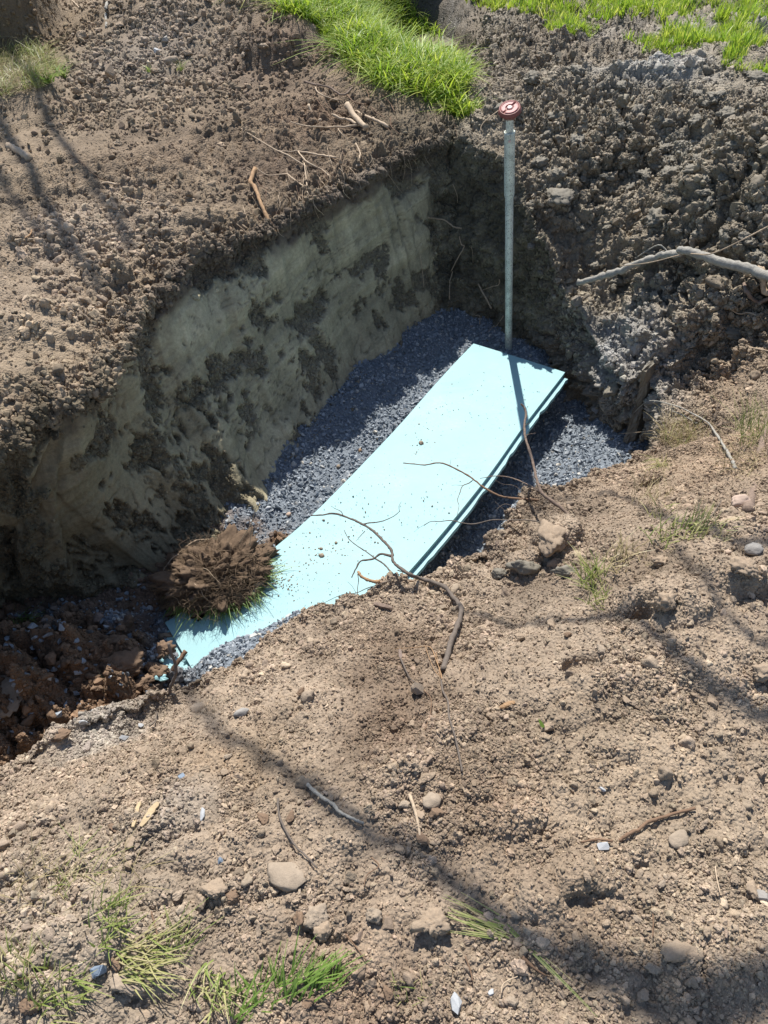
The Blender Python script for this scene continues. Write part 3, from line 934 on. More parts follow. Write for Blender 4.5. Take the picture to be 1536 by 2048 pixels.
# visibility window: a wide margin round the frame so the place holds from a step to the side
def window(PX, PY, D, m=500):
    return (sstep(-m, -m + 200, PX) * sstep(1536 + m, 1536 + m - 200, PX) * sstep(-m * .6, -m * .6 + 150, PY) * sstep(2048 + m, 2048 + m - 200, PY) * (D > 0.1))
PX2, PY2, D2 = project(V2)
win = window(PX2, PY2, D2)
distc = np.linalg.norm(V2 - CP, axis=-1)

# grass zones in the photo, as pixel polygons carried onto the ground
def inpoly(px, py, poly):
    c_ = np.zeros(px.shape, bool)
    n = len(poly)
    for i in range(n):
        x1, y1 = poly[i]; x2, y2 = poly[(i + 1) % n]
        cond = ((y1 > py) != (y2 > py)) & (px < (x2 - x1) * (py - y1) / (y2 - y1 + 1e-9) + x1)
        c_ ^= cond
    return c_
bank_poly = [(500, -160), (505, -5), (560, 18), (640, 55), (665, 100), (700, 140), (760, 165), (800, 190), (850, 200), (905, 232), (935, 190), (925, 150), (900, 110), (850, 62), (815, 15), (790, -60), (790, -160)]
top_poly = [(875, -160), (878, 25), (900, 35), (960, 30), (1020, 22), (1100, 38), (1180, 40), (1290, 65), (1330, 85), (1400, 112), (1440, 122), (1560, 112), (1700, 100), (1700, -160)]
gnz = fbm(Xn, 5, 3, .6, 140)
in_bank = inpoly(PX2 + 22 * gnz, PY2 + 16 * gnz, bank_poly) & (TV > 1)
in_top = inpoly(PX2, PY2, top_poly) & (TV > 1) & (((V2 - hit(838, 20, BV)) ** 2).sum(-1) > .2)

# bulk clods
def clods(name, label, dens, n, smin, smax, power, lift=0.25, kcol=1.08, sq=(.75, 1.2)):
    pt, nn, cc, _, _ = sample_grid(V2, COL4, dens, n)
    u = rng.random(n)
    s_ = smin * (1 - u * (1 - (smin / smax) ** power)) ** (-1 / power)
    nn = nn * np.where(nn[:, 2:3] + 0.3 * 0 < -0.2, -1, 1)
    d_ = (CP - pt); flipm = (nn * d_).sum(1) < 0
    nn[flipm] *= -1
    pt = pt + nn * (s_ * lift)[:, None]
    sc = s_[:, None] * rng.uniform(sq[0], sq[1], (n, 3))
    cc = cc.copy(); cc[:, :3] *= kcol * rng.uniform(.8, 1.25, (n, 1))
    cc[:, :3] *= rng.uniform(.98, 1.02, (n, 3))
    o = scatter(name, pt, rand_rot(n), sc, cc, COLL_CLOD)
    tag(o, label, 'soil', kind='stuff')
    return o

cluster = sstep(-0.15, 0.45, fbm(Xn, 5, 3, .6, 90))
cluster2 = sstep(-0.1, 0.5, fbm(Xn, 2.2, 3, .6, 93))
gm = 1 - 0.85 * (in_bank | in_top)
clods('soil_crumbs', 'fine dry tan crumbs of earth covering the near bank', win * near_lvl * (0.22 + cluster) * (TV < 3.2), 190000, .0018, .007, 1.8, .15)
clods('soil_clods', 'small dry tan clods strewn over the near bank', win * near_lvl * (0.03 + cluster * .3 + cluster * cluster2 * 1.6) * (TV < 3.2), 34000, .004, .013, 2.8, .1)
clods('soil_clods', 'coarse tan clods gathered in drifts on the near bank', win * near_lvl * (0.03 + cluster * cluster2) * (TV < 3.2), 1300, .011, .024, 2.8, .0, sq=(.7, 1.1))
clods('soil_clods', 'broken brown clods along the left end of the upper bank', win * upl * gm * sstep(2.1, 1.2, TV) * sstep(10.5, 7, np.repeat(uu[None, :], V.shape[0], 0)) * (.1 + cluster), 3600, .011, .036, 2.6, -.1, 1.08)
heapw = np.exp(-(((V2 - hit(330, 90, BV)) ** 2).sum(-1)) / 1.1 ** 2) + .6 * np.exp(-(((V2 - hit(440, 190, BV)) ** 2).sum(-1)) / .4 ** 2)
clods('soil_clods', 'brown crumbly earth on the upper left bank beside the pit', win * upl * gm * (.25 + cluster * .8), 140000, .0028, .013, 2.0, .1)
clods('soil_clods', 'pebbly clods on the heap of earth at the upper left', win * upl * gm * heapw * (.3 + cluster), 7500, .010, .034, 2.4, .2, 1.25)
rimw = np.exp(-((TV - 1.03) / 0.10) ** 2) * wL * sstep(9.5, 8, np.repeat(uu[None, :], V.shape[0], 0)) + np.exp(-((TV - 1.0) / 0.05) ** 2) * wL
clods('soil_clods', 'knobbly clods along the crumbling edge of the left wall', win * gm * rimw * (.2 + cluster), 22000, .005, .024, 2.2, .1)
clods('soil_clods', 'dark damp clods over the spoil slope behind the pit', win * gm * (spoil + wall * wR) * (.3 + cluster), 150000, .005, .020, 2.0, .1, 1.12)
clods('soil_clods', 'large damp lumps on the spoil slope behind the pit', win * gm * (spoil + wall * wR * .7) * (.05 + cluster * cluster2), 1500, .022, .05, 2.8, -.1, 1.0)
clods('soil_clods', 'rough crumbs clinging to the shaded pit walls', win * wall * ((1 - clay) * wL + wB * .8), 26000, .004, .014, 2.0, .1, 1.0)
clods('soil_clods', 'crumbs of earth lining the crest of the near bank', win * np.exp(-((TV - 1.0) / 0.04) ** 2) * wN, 9000, .003, .013, 2.2, .1)

# pit gravel
PF, NF = VF, None
winF = window(*project(VF))
def stones(name, label, dens, n, smin, smax, power, coll=COLL_STONE, lift=.15, colr=None, flatn=.5):
    pt, nn, cc, _, _ = sample_grid(VF, fcol4, dens, n)
    u = rng.random(n)
    s_ = smin * (1 - u * (1 - (smin / smax) ** power)) ** (-1 / power)
    pt = pt.copy(); pt[:, 2] += s_ * lift
    rot = rng.uniform(-math.pi, math.pi, (n, 3)); rot[:, :2] *= flatn
    cc = cc.copy(); cc[:, :3] *= rng.uniform(.75, 1.3, (n, 1))
    o = scatter(name, pt, rot, s_[:, None] * rng.uniform(.8, 1.2, (n, 3)), cc, coll)
    tag(o, label, 'gravel' if coll is COLL_STONE else 'soil', kind='stuff')
    return o
stones('gravel', 'blue grey crushed stone spread over the pit floor', winF * (1 - brown) , 80000, .006, .017, 1.8)
stones('gravel', 'larger flat pieces of blue grey crushed stone in the pit', winF * (1 - brown * .8), 12000, .013, .026, 2.4, lift=.2)
_ac = ((VF[..., 0] - Lw[0][0]) * bn[0] + (VF[..., 1] - Lw[0][1]) * bn[1])
edge_soil = (1 - brown) * (sstep(-.22, -.42, _ac) + .9 * sstep(BW + .35, BW + .6, _ac) + .035) * sstep(-.2, .4, fbm(VF.astype(np.float32), 7, 3, .6, 150))
keep_col = fcol4; fcol4 = np.concatenate([np.broadcast_to(np.array([.17, .145, .105]), VF.shape), np.full(VF.shape[:2] + (1,), .2)], -1)
stones('soil_clods', 'crumbs of earth fallen on the gravel along the pit walls', winF * edge_soil, 9000, .003, .018, 1.9, COLL_CLOD, .2, flatn=1)
fcol4 = keep_col
stones('soil_clods', 'reddish brown crumbs on the trench floor at the left', winF * brown, 42000, .004, .016, 1.8, COLL_CLOD, .2, flatn=1)
stones('soil_clods', 'reddish brown clods on the trench floor at the left', winF * brown, 1600, .016, .04, 2.4, COLL_CLOD, .2, flatn=1)

# ------------------------------------------------------------------ foam board
def make_board():
    root = empty('insulation_board', (*((Lw[3] + Rw[3]) / 2)[:2], -1.06))
    tag(root, 'long pale mint rigid foam board with stepped edges lying on gravel in the pit', 'foam board')
    T, LIP, H1 = .05, .030, .022
    nt_ = 90
    def sheet(name, o_l, o_r, e0, e1, ztop, zbot, rag=0.0, seed=1, label=None):
        """slab from offset o_l (left of left edge) to BW+o_r with end extensions e0/e1"""
        rows = []
        for k in range(nt_ + 1):
            t = k / nt_
            l_, n_, tg = board_frame(t)
            base = l_.copy()
            if k == 0: base[:2] += -tg * e0
            if k == nt_: base[:2] += tg * e1
            rg = 0
            if rag:
                w_ = max(0, math.sin(t * 41 + seed) * math.sin(t * 97 + 2))
                rg = rag * (random.random() * w_ + .25 * random.random())
            q0 = base.copy(); q0[:2] -= n_ * o_l
            # six points across the top so that it is not one flat ribbon
            row = []
            nx = 8
            for i in range(nx + 1):
                f_ = i / nx
                wv = .0012 * math.sin(7 * t * 3 + f_ * 4) + .0015 * math.sin(23 * t + 1.7 * f_)
                pnt = base.copy(); pnt[:2] += n_ * (-o_l + f_ * (BW + o_l + o_r - rg))
                pnt[2] += ztop + wv
                row.append(pnt)
            for i in range(nx, -1, -1):
                pnt = row[i].copy(); pnt[2] += (zbot - ztop) + (rg * .5 if i == nx else 0)
                row.append(pnt)
            rows.append(row)
        m = len(rows[0])
        verts = [v for r_ in rows for v in r_]
        faces = []
        for k in range(nt_):
            for i in range(m):
                j = (i + 1) % m
                faces.append((k * m + i, k * m + j, (k + 1) * m + j, (k + 1) * m + i))
        faces.append(tuple(range(m - 1, -1, -1)))
        faces.append(tuple(nt_ * m + i for i in range(m)))
        root_inv = Vector(root.location)
        verts = [Vector(v) - root_inv for v in verts]
        o = mesh_obj(name, verts, faces, M_FOAM, root, smooth=False)
        bm = bmesh.new(); bm.from_mesh(o.data)
        bmesh.ops.recalc_face_normals(bm, faces=bm.faces)
        bm.to_mesh(o.data); bm.free()
        return o
    sheet('top_face', 0, 0, 0, 0, 0, -H1 - .0)
    sheet('lower_lip', -LIP, LIP, -LIP, LIP, -H1 - .002, -T, rag=.014, seed=3)
    # narrow tongue on the right edge between both halves
    return root
board = make_board()

# crumbs on the board
def on_board(px, py):
    z = -1.0
    for _ in range(6):
        q = P(px, py, z)
        best = min(range(41), key=lambda k: abs(np.dot((q - catm_open(Lw, k / 40))[:2], bdir)))
        z = catm_open(Lw, best / 40)[2]
    return P(px, py, z + .001)
pts, cols_, scs = [], [], []
for k in range(1500):
    if random.random() < .35:
        cx_, cy_, sg = random.choice([(640, 1112, 14), (690, 1080, 40), (840, 886, 16), (600, 1120, 40), (760, 1000, 70), (560, 1150, 20), (575, 1170, 14)])
        x_, y_ = random.gauss(cx_, sg), random.gauss(cy_, sg)
    else:
        t = random.random() ** .8; f_ = random.random()
        l_, n_, tg = board_frame(t * .9)
        q = l_.copy(); q[:2] += n_ * (.02 + f_ * (BW - .04))
        pts.append(q + np.array([0, 0, .001])); scs.append(random.choice([.001, .0014, .0018, .0028])); cols_.append((*(c_spoil * random.uniform(.6, 1.6)), 0)); continue
    q = on_board(x_, y_)
    rel = np.dot(q[:2] - Lw[0][:2], bn)
    if rel < .02 or rel > BW - .02: continue
    pts.append(q); scs.append(random.choice([.001, .0015, .0022, .004, .0055])); cols_.append((*(c_tan * random.uniform(.7, 1.3)), 0))
o = scatter('dirt_specks', np.array(pts), rand_rot(len(pts)), np.array(scs)[:, None] * np.ones((1, 3)), np.array(cols_), COLL_CLOD)
tag(o, 'specks of dirt scattered over the pale foam board', 'dirt', kind='stuff')

# ------------------------------------------------------------------ pipe with cap
def lathe(prof, seg=28, cap_ends=False):
    v, f = [], []
    for (r_, z_) in prof:
        for k in range(seg):
            a_ = 2 * math.pi * k / seg
            v.append((r_ * math.cos(a_), r_ * math.sin(a_), z_))
    for i in range(len(prof) - 1):
        for k in range(seg):
            j = (k + 1) % seg
            f.append((i * seg + k, i * seg + j, (i + 1) * seg + j, (i + 1) * seg + k))
    if cap_ends:
        f.append(tuple(range(seg - 1, -1, -1)))
        f.append(tuple((len(prof) - 1) * seg + k for k in range(seg)))
    return v, f

def find_height(base, px, py):
    """height above base and x-lean so that the top shows at the given pixel (the pipe leans a little)"""
    best = None
    for hh in np.linspace(.9, 1.7, 81):
        for lx in np.linspace(-.25, .15, 81):
            q = base + np.array([lx, 0, hh])
            a_, b_, _ = project(q[None])
            d_ = (a_[0] - px) ** 2 + (b_[0] - py) ** 2
            if best is None or d_ < best[0]: best = (d_, q)
    return best[1]
base = P(1017, 706, -1.10)
top = find_height(base, 1020, 215)
axis = Vector(top - base); LEN = axis.length
print('pipe length', LEN, 'lean', axis)
pipe = empty('shutoff_pipe', base)
tag(pipe, 'upright galvanised pipe with a red cast cap standing at the end of the foam board', 'pipe')
pipe.rotation_euler = axis.to_track_quat('Z', 'Y').to_euler()
r1, r2, r3 = .0215, .0265, .0185
z1, z2 = LEN * .705, LEN * .925
v, f = lathe([(r1, -.12), (r1, .3), (r1 * 1.01, .6), (r1, z1)]); mesh_obj('lower_tube', v, f, M_GALV, pipe)
v, f = lathe([(r1, z1 - .018), (r2, z1), (r2, z2 - .01), (r2 + .001, z2), (r2 - .004, z2), (r2 - .005, z2 - .05)]); mesh_obj('sleeve', v, f, M_GALV, pipe)
v, f = lathe([(r3, z2 - .05), (r3, LEN - .028)]); mesh_obj('inner_tube', v, f, M_GALV, pipe)
v, f = lathe([(0.001, 0), (.004, 0), (.004, .003), (.0035, .004), (.001, .004)], 12)
bo = mesh_obj('bolt', v, f, M_BOLT, pipe)
bo.location = (0.0, 0, 0)
# turn the bolt to face the camera
dirc = Vector(CP - base); dirc = pipe.rotation_euler.to_matrix().inverted() @ dirc; dirc.z = 0; dirc.normalize()
bo.location = (dirc * r2) + Vector((0, 0, z2 - .035)); bo.rotation_euler = dirc.to_track_quat('Z', 'Y').to_euler()
bo.scale = (1.5, 1.5, 1)
capo = empty('cap', (0, 0, LEN)); capo.parent = pipe
tc = np.array([CP[0] - top[0], CP[1] - top[1], 0]); tc /= np.linalg.norm(tc)
nw = np.array([-.10, 0, 1]) + .34 * tc; nw /= np.linalg.norm(nw)
xw = np.array([1.0, 0, 0]); xw -= nw * (xw @ nw); xw /= np.linalg.norm(xw); yw = np.cross(nw, xw)
Mw = Matrix(((xw[0], yw[0], nw[0]), (xw[1], yw[1], nw[1]), (xw[2], yw[2], nw[2])))
capo.rotation_euler = (pipe.rotation_euler.to_matrix().inverted() @ Mw).to_euler()
CR = .050
v, f = lathe([(.020, -.062), (.022, -.055), (.030, -.045), (.050, -.018), (.056, -.014), (CR, -.010), (CR + .001, .003), (CR - .0035, .005), (CR - .006, .001), (.0, .001)], 40)
mesh_obj('skirt', v, f, M_RED, capo)
# two worn half plates with a groove between them and a nut recess in the middle
def half_plate(sgn_):
    ro, ri, g = CR - .009, .021, .0065
    outl = []
    a0 = math.asin(g / ro)
    for k in range(25):
        a_ = a0 + (math.pi - 2 * a0) * k / 24
        outl.append((ro * math.cos(a_), ro * math.sin(a_)))
    b0 = math.asin(g / ri)
    for k in range(15):
        a_ = (math.pi - b0) - (math.pi - 2 * b0) * k / 14
        outl.append((ri * math.cos(a_), ri * math.sin(a_)))
    outl = [(x, y * sgn_) for x, y in outl]
    n = len(outl)
    vv = [(x, y, .0005) for x, y in outl] + [(x, y, .006) for x, y in outl]
    ff = [(i, (i + 1) % n, n + (i + 1) % n, n + i) for i in range(n)]
    bm = bmesh.new()
    bvs = [bm.verts.new(q) for q in vv]
    for q in ff: bm.faces.new([bvs[i] for i in q])
    top_ = bm.faces.new([bvs[n + i] for i in range(n)])
    bmesh.ops.triangulate(bm, faces=[top_])
    bmesh.ops.recalc_face_normals(bm, faces=bm.faces)
    me = bpy.data.meshes.new('raised_plate'); bm.to_mesh(me); bm.free(); me.materials.append(M_WORNRED)
    o = bpy.data.objects.new('raised_plate', me); C.objects.link(o); o.parent = capo
    o.rotation_euler = (0, 0, math.radians(38))
    # raised outer rib
    vv, ff = [], []
    for k in range(25):
        a_ = (a0 + (math.pi - 2 * a0) * k / 24)
        for rr, zz in ((CR - .014, .0055), (CR - .0135, .0075), (CR - .0105, .0075), (CR - .010, .0055)):
            vv.append((rr * math.cos(a_), sgn_ * rr * math.sin(a_), zz))
    for k in range(24):
        for i in range(3): ff.append((k * 4 + i, k * 4 + i + 1, k * 4 + i + 5, k * 4 + i + 4))
    o2 = mesh_obj('rib', vv, ff, M_WORNRED, o)
for sg in (1, -1): half_plate(sg)
v, f = lathe([(.013, 0), (.013, .006), (.011, .008), (.0, .008)], 6); mesh_obj('nut', v, f, M_BOLT, capo, smooth=False)
# mud stuck to the tube
me = lump_mesh('mud_blob', 3, 3, .4, 1.8, (.7, .6, 1.2), M_CLAYCLOD, True, .15)
mud = bpy.data.objects.new('mud_blob', me); C.objects.link(mud); mud.parent = pipe
mud.location = (-.022, -.006, LEN * .555); mud.scale = (.010, .010, .016)

# ------------------------------------------------------------------ tubes: sticks and roots
def tube_mesh(name, pts, radii_, mat, seg=7, sub=5, wob=.12, knob=.15, seed=0, closed_tip=True):
    rs = random.Random(seed)
    Pn = np.array(pts, float)
    n = len(Pn)
    steps = (n - 1) * sub
    c_, rr = [], []
    for k in range(steps + 1):
        t = k / steps
        c_.append(catm_open(Pn, t))
        x = t * (n - 1); i = min(int(x), n - 2); f_ = x - i
        rr.append(radii_[i] * (1 - f_) + radii_[i + 1] * f_)
    c_ = np.array(c_); rr = np.array(rr)
    jit = np.array([[rs.gauss(0, 1) for _ in range(3)] for _ in range(steps + 1)])
    c_ = c_ + jit * rr[:, None] * wob
    rr = rr * np.array([1 + knob * rs.uniform(-1, 1) for _ in rr])
    verts, faces = [], []
    up = np.array([0.3, 0.2, 1.0])
    for k in range(steps + 1):
        t_ = c_[min(k + 1, steps)] - c_[max(k - 1, 0)]
        t_ /= np.linalg.norm(t_) + 1e-9
        a_ = np.cross(t_, up); a_ /= np.linalg.norm(a_) + 1e-9
        b_ = np.cross(t_, a_)
        for s_ in range(seg):
            an = 2 * math.pi * s_ / seg
            q = rr[k] * (1 + .12 * rs.uniform(-1, 1))
            verts.append(c_[k] + q * (math.cos(an) * a_ + math.sin(an) * b_))
    for k in range(steps):
        for s_ in range(seg):
            j = (s_ + 1) % seg
            faces.append((k * seg + s_, k * seg + j, (k + 1) * seg + j, (k + 1) * seg + s_))
    faces.append(tuple(range(seg - 1, -1, -1))); faces.append(tuple(steps * seg + s_ for s_ in range(seg)))
    me = bpy.data.meshes.new(name)
    me.from_pydata([tuple(v) for v in verts], [], faces)
    me.polygons.foreach_set('use_smooth', [True] * len(me.polygons))
    me.materials.append(mat)
    return me

def trace(pts, default_h=0.010):
    """pts: (px,py) on the surface, (px,py,'z',z) at a height, (px,py,h) h above the surface"""
    out = []
    for q in pts:
        if len(q) == 4: out.append(P(q[0], q[1], q[3]))
        else:
            h_ = q[2] if len(q) == 3 else default_h
            s_, n_ = surf(q[0], q[1])
            s_ = s_ + n_ * h_
            out.append(s_)
    return out
STICKN = [0]
def lin(pts, h0, h1):
    """straight run between the ground under both ends, lifted h0 and h1"""
    za_, zb_ = surf(*pts[0])[0][2] + h0, surf(*pts[-1])[0][2] + h1
    return [P(x, y, za_ + (zb_ - za_) * i / (len(pts) - 1)) for i, (x, y) in enumerate(pts)]
def stick(name, label, cat, pts, r0, rend, mat, group=None, twigs=(), sub=5, wob=.12, knob=.15, h=0.010, raw=None):
    STICKN[0] += 1
    W_ = raw if raw is not None else trace(pts, h)
    n = len(W_)
    rad = [r0 + (rend - r0) * i / (n - 1) for i in range(n)]
    org = np.array(W_[0])
    me = tube_mesh('stem' if twigs else name, [w - org for w in W_], rad, mat, seed=STICKN[0], sub=sub, wob=wob, knob=knob)
    if twigs:
        root = empty(name, org)
        o = bpy.data.objects.new('stem', me); C.objects.link(o); o.parent = root
        for tw in twigs:
            tp, ra, rb = tw[:3]
            Wt = trace(tp, h) if not isinstance(tp[0], np.ndarray) else tp
            m_ = len(Wt)
            mt = tube_mesh('twig', [w - org for w in Wt], [ra + (rb - ra) * i / (m_ - 1) for i in range(m_)], mat if len(tw) < 4 else tw[3], seg=6, seed=STICKN[0] * 7 + m_)
            t_ = bpy.data.objects.new('twig', mt); C.objects.link(t_); t_.parent = root
    else:
        root = bpy.data.objects.new(name, me); root.location = tuple(org); C.objects.link(root)
    return tag(root, label, cat, group)

Z = 'z'
def zz(l, z0, z1):
    n = len(l)
    return [(x, y, Z, z0 + (z1 - z0) * i / (n - 1)) for i, (x, y) in enumerate(l)]
# heights of the crest decide where sticks leave the bank
stick('branch', 'long dark forked branch reaching from the near bank out over the foam board', 'branch',
      [(889, 1342, .005), (893, 1315, .014), (903, 1288, .018), (917, 1258, .018), (919, 1228, .018), (905, 1205, .022), (880, 1184, .03), (855, 1170, .035), (822, 1150, Z, -.245), (797, 1134, Z, -.24), (785, 1120, Z, -.24), (783, 1102, Z, -.24), (770, 1085, Z, -.24), (746, 1062, Z, -.25), (722, 1047, Z, -.25), (700, 1037, Z, -.26), (668, 1027, Z, -.27), (645, 1030, Z, -.28), (622, 1031, Z, -.29)],
      .0088, .0024, M_BARK, twigs=[
          ([(784, 1113, Z, -.24), (762, 1108, Z, -.24), (745, 1118, Z, -.25), (722, 1122, Z, -.26), (712, 1137, Z, -.27), (703, 1155, Z, -.28)], .0045, .002),
          ([(724, 1049, Z, -.25), (738, 1046, Z, -.24), (762, 1043, Z, -.23), (786, 1033, Z, -.23), (800, 1022, Z, -.22)], .0028, .001),
          ([(799, 1023, Z, -.22), (798, 1012, Z, -.21), (803, 1003, Z, -.21)], .0012, .0006),
          ([(730, 1062, Z, -.25), (720, 1073, Z, -.26), (712, 1082, Z, -.26)], .0018, .0006),
          ([(686, 1031, Z, -.26), (682, 1023, Z, -.25), (670, 1017, Z, -.25), (662, 1012, Z, -.25)], .0016, .0006),
          ([(795, 1140, Z, -.24), (810, 1146, Z, -.25), (822, 1155, Z, -.26)], .002, .001)])
stick('twig', 'thin dark twig crossing beneath the forked branch above the board', 'twig', zz([(688, 1060), (698, 1078), (715, 1092), (735, 1105), (752, 1118), (768, 1128), (780, 1142), (794, 1157)], -.30, -.30), .0013, .0032, M_BARK)
stick('stick', 'short peeled orange stick at the crest beside the foam board', 'stick', zz([(716, 1143), (722, 1152), (735, 1159), (748, 1163), (760, 1163)], -.27, -.28), .0045, .0065, M_ORANGEROOT, wob=.05)
stick('twig', 'fine black rootlet hanging below the peeled stick', 'twig', zz([(715, 1148), (717, 1160), (715, 1178), (715, 1195)], -.30, -.32), .0015, .0012, M_BARK)
stick('twig', 'long wiry rootlet along the crest where board meets soil', 'twig', zz([(648, 1206), (670, 1195), (690, 1188), (712, 1186), (735, 1176), (755, 1170), (782, 1160)], -.31, -.27), .0008, .0018, M_BARK,
      twigs=[(zz([(712, 1186), (704, 1172), (694, 1163)], -.3, -.29), .0009, .0005), (zz([(765, 1166), (765, 1180)], -.28, -.3), .001, .0006)])
stick('branch', 'upright crooked brown branch whose pale tip covers the pipe shadow', 'branch',
      zz([(1160, 1062), (1145, 1040), (1125, 1018), (1105, 1003), (1085, 988), (1075, 965), (1068, 935), (1060, 905), (1051, 875), (1049, 850), (1052, 828), (1048, 815), (1042, 808)], -.33, -.18), .0075, .0035, M_LOGBARK,
      twigs=[(zz([(1088, 990), (1068, 976), (1040, 962), (1015, 954), (988, 952), (960, 957)], -.35, -.40), .003, .0012),
             (zz([(1078, 975), (1068, 960), (1062, 940)], -.3, -.25), .001, .0005), (zz([(1052, 850), (1062, 845)], -.2, -.2), .001, .0005),
             (zz([(1049, 872), (1060, 868), (1072, 866)], -.22, -.22), .0009, .0005)])
stick('branch', 'brown branch lying across the right half of the foam board', 'branch',
      zz([(1078, 1000), (1045, 998), (1008, 994), (985, 985), (965, 973), (945, 957), (918, 941), (890, 928), (872, 926), (850, 930), (828, 928), (806, 926)], -.42, -.42), .0045, .002, M_BROWNROOT,
      twigs=[(zz([(948, 958), (938, 966), (925, 972), (920, 985), (915, 1000), (918, 1012), (914, 1030)], -.43, -.48), .002, .0008),
             (zz([(928, 971), (912, 970), (903, 971)], -.43, -.43), .0008, .0004), (zz([(900, 930), (902, 918)], -.42, -.41), .0008, .0004)])
stick('twig', 'slender grey twig running from the bank over the lower board edge', 'twig', zz([(1098, 1050), (1062, 1041), (1025, 1040), (985, 1040), (950, 1048), (925, 1046), (903, 1041), (880, 1043), (862, 1043), (849, 1050)], -.33, -.38), .0025, .0012, M_BARK,
      twigs=[(zz([(858, 1044), (848, 1050), (838, 1056), (828, 1064)], -.38, -.38), .0009, .0004)])
for k, (ptsx, lb) in enumerate([([(1050, 990), (1030, 972), (1005, 968), (990, 960)], 'wiry twig above the gravel right of the board, highest of its tangle'),
        ([(1060, 1010), (1035, 1015), (1010, 1008), (992, 1020)], 'wiry twig above the gravel right of the board, in the middle of its tangle'),
        ([(1045, 1035), (1012, 1022), (990, 1003)], 'wiry twig above the gravel right of the board, lowest of its tangle'),
        ([(920, 1145), (935, 1130), (925, 1118)], 'tiny dark twig sprouting at the crest beside the forked branch'),
        ([(1000, 1160), (1010, 1120), (1025, 1095)], 'thin upright twig on the bank left of the big clod')]):
    stick('twig', lb, 'twig', zz(ptsx, -.40, -.36), .0014, .0007, M_BARK)
gz0 = surf(341, 1392)[0][2]
stick('stick', 'dark crooked stick standing upright in front of the board end', 'stick', [(341, 1396, Z, gz0 - .01), (340, 1378, Z, gz0 + .02), (346, 1362, Z, gz0 + .05), (352, 1345, Z, gz0 + .08), (350, 1325, Z, gz0 + .11), (343, 1308, Z, gz0 + .14), (337, 1287, Z, gz0 + .17)], .0052, .0045, M_BARK, wob=.08)
stick('stick', 'thick brown root stub just below the board corner', 'stick', zz([(372, 1302), (362, 1316), (350, 1332), (345, 1342)], -.90, -.92), .010, .009, M_BROWNROOT, wob=.04)
stick('twig', 'pale twig rising from the top of the turf clod', 'twig', zz([(478, 1086), (490, 1068), (500, 1052), (506, 1035), (511, 1018), (517, 1003)], -.85, -.6), .002, .0009, M_ROOT,
      twigs=[(zz([(499, 1092), (501, 1075), (503, 1055), (505, 1040)], -.85, -.7), .0018, .001), (zz([(505, 1070), (520, 1067)], -.78, -.78), .0008, .0004)])

# right side
stick('branch', 'thick grey branch entering from the right edge over the spoil slope', 'branch', None, .025, .018, M_GREYBARK, sub=6, wob=.06, knob=.1, raw=lin([(1600, 575), (1536, 552), (1500, 538), (1450, 526), (1410, 513), (1380, 503), (1357, 499)], .05, .08),
      twigs=[([(1365, 508, .07), (1345, 502, .07), (1320, 505, .06), (1290, 512, .05), (1270, 520, .05)], .004, .003)])
stick('branch', 'mud crusted broken branch end pointing left above the hollow', 'branch', None, .017, .017, M_GREYBARK, sub=6, wob=.12, knob=.22, raw=lin([(1362, 508), (1335, 509), (1300, 518), (1265, 530), (1230, 545), (1195, 555), (1155, 566)], .06, .09))
stick('twig', 'long straight pale twig leaning across the thick grey branch', 'twig', None, .0022, .003, M_ROOT, wob=.04, raw=lin([(1240, 532), (1300, 525), (1370, 508), (1420, 508), (1480, 482), (1560, 440)], .10, .12))
stick('stick', 'peeled pale stick under the thick grey branch at the right edge', 'stick', [(1508, 543, .04), (1518, 552, .04), (1530, 566, .04), (1560, 590, .03)], .013, .014, M_ROOT, wob=.04)
stick('stick', 'pale brown curved stick leaning at the right edge below the grey branch', 'stick', [(1492, 564, .03), (1505, 578, .04), (1515, 592, .04), (1525, 608, .04), (1545, 630, .03)], .008, .010, M_LOGBARK)
stick('root', 'thin pale root lying on the spoil near the right edge', 'root', [(1455, 616), (1480, 624), (1500, 630), (1540, 648)], .003, .005, M_ROOT)
stick('root', 'pale root lying flat above the dry slope at the right', 'root', [(1456, 688), (1475, 692), (1500, 697), (1540, 706)], .003, .003, M_ROOT)
stick('branch', 'smooth brown branch standing in the soil at the right edge', 'branch', None, .0175, .0135, M_LOGBARK, wob=.04, knob=.07, raw=lin([(1496, 1022), (1499, 1002), (1506, 985), (1513, 960), (1518, 930), (1524, 895), (1533, 860), (1546, 820)], .01, .08))
stick('branch', 'tapering crooked branch lying beside the dry turf clump', 'branch', [(1472, 938, .0), (1462, 918, .01), (1447, 893, .015), (1432, 868, .02), (1415, 849, .02), (1385, 835, .03), (1350, 823, .04), (1310, 812, .05), (1272, 804, .07)], .0065, .0015, M_GREYBARK,
      twigs=[([(1395, 848, .01), (1370, 836, .012), (1345, 824, .015)], .004, .002)])
stick('root', 'fine straight root poking from the clay slab into the hollow', 'root', [(1340, 862, .02), (1310, 861, .05), (1270, 862, .09)], .0016, .001, M_ROOT)
stick('twig', 'thin bent twig standing on the slope at the right', 'twig', [(1432, 845), (1440, 815, .02), (1447, 790, .03)], .002, .001, M_BARK)
stick('twig', 'dark twig curving over the ground by the right edge', 'twig', [(1436, 850), (1470, 845), (1500, 826, .01), (1540, 815)], .002, .001, M_BARK)
stick('twig', 'small dark twig between the dry turf and the right edge branch', 'twig', [(1490, 908), (1497, 896, .01), (1515, 893, .01)], .002, .001, M_BARK)
stick('twig', 'short dark twig above the green tufts right of the big clod', 'twig', [(1418, 1042), (1430, 1032, .01), (1446, 1013, .02)], .002, .0012, M_BARK)

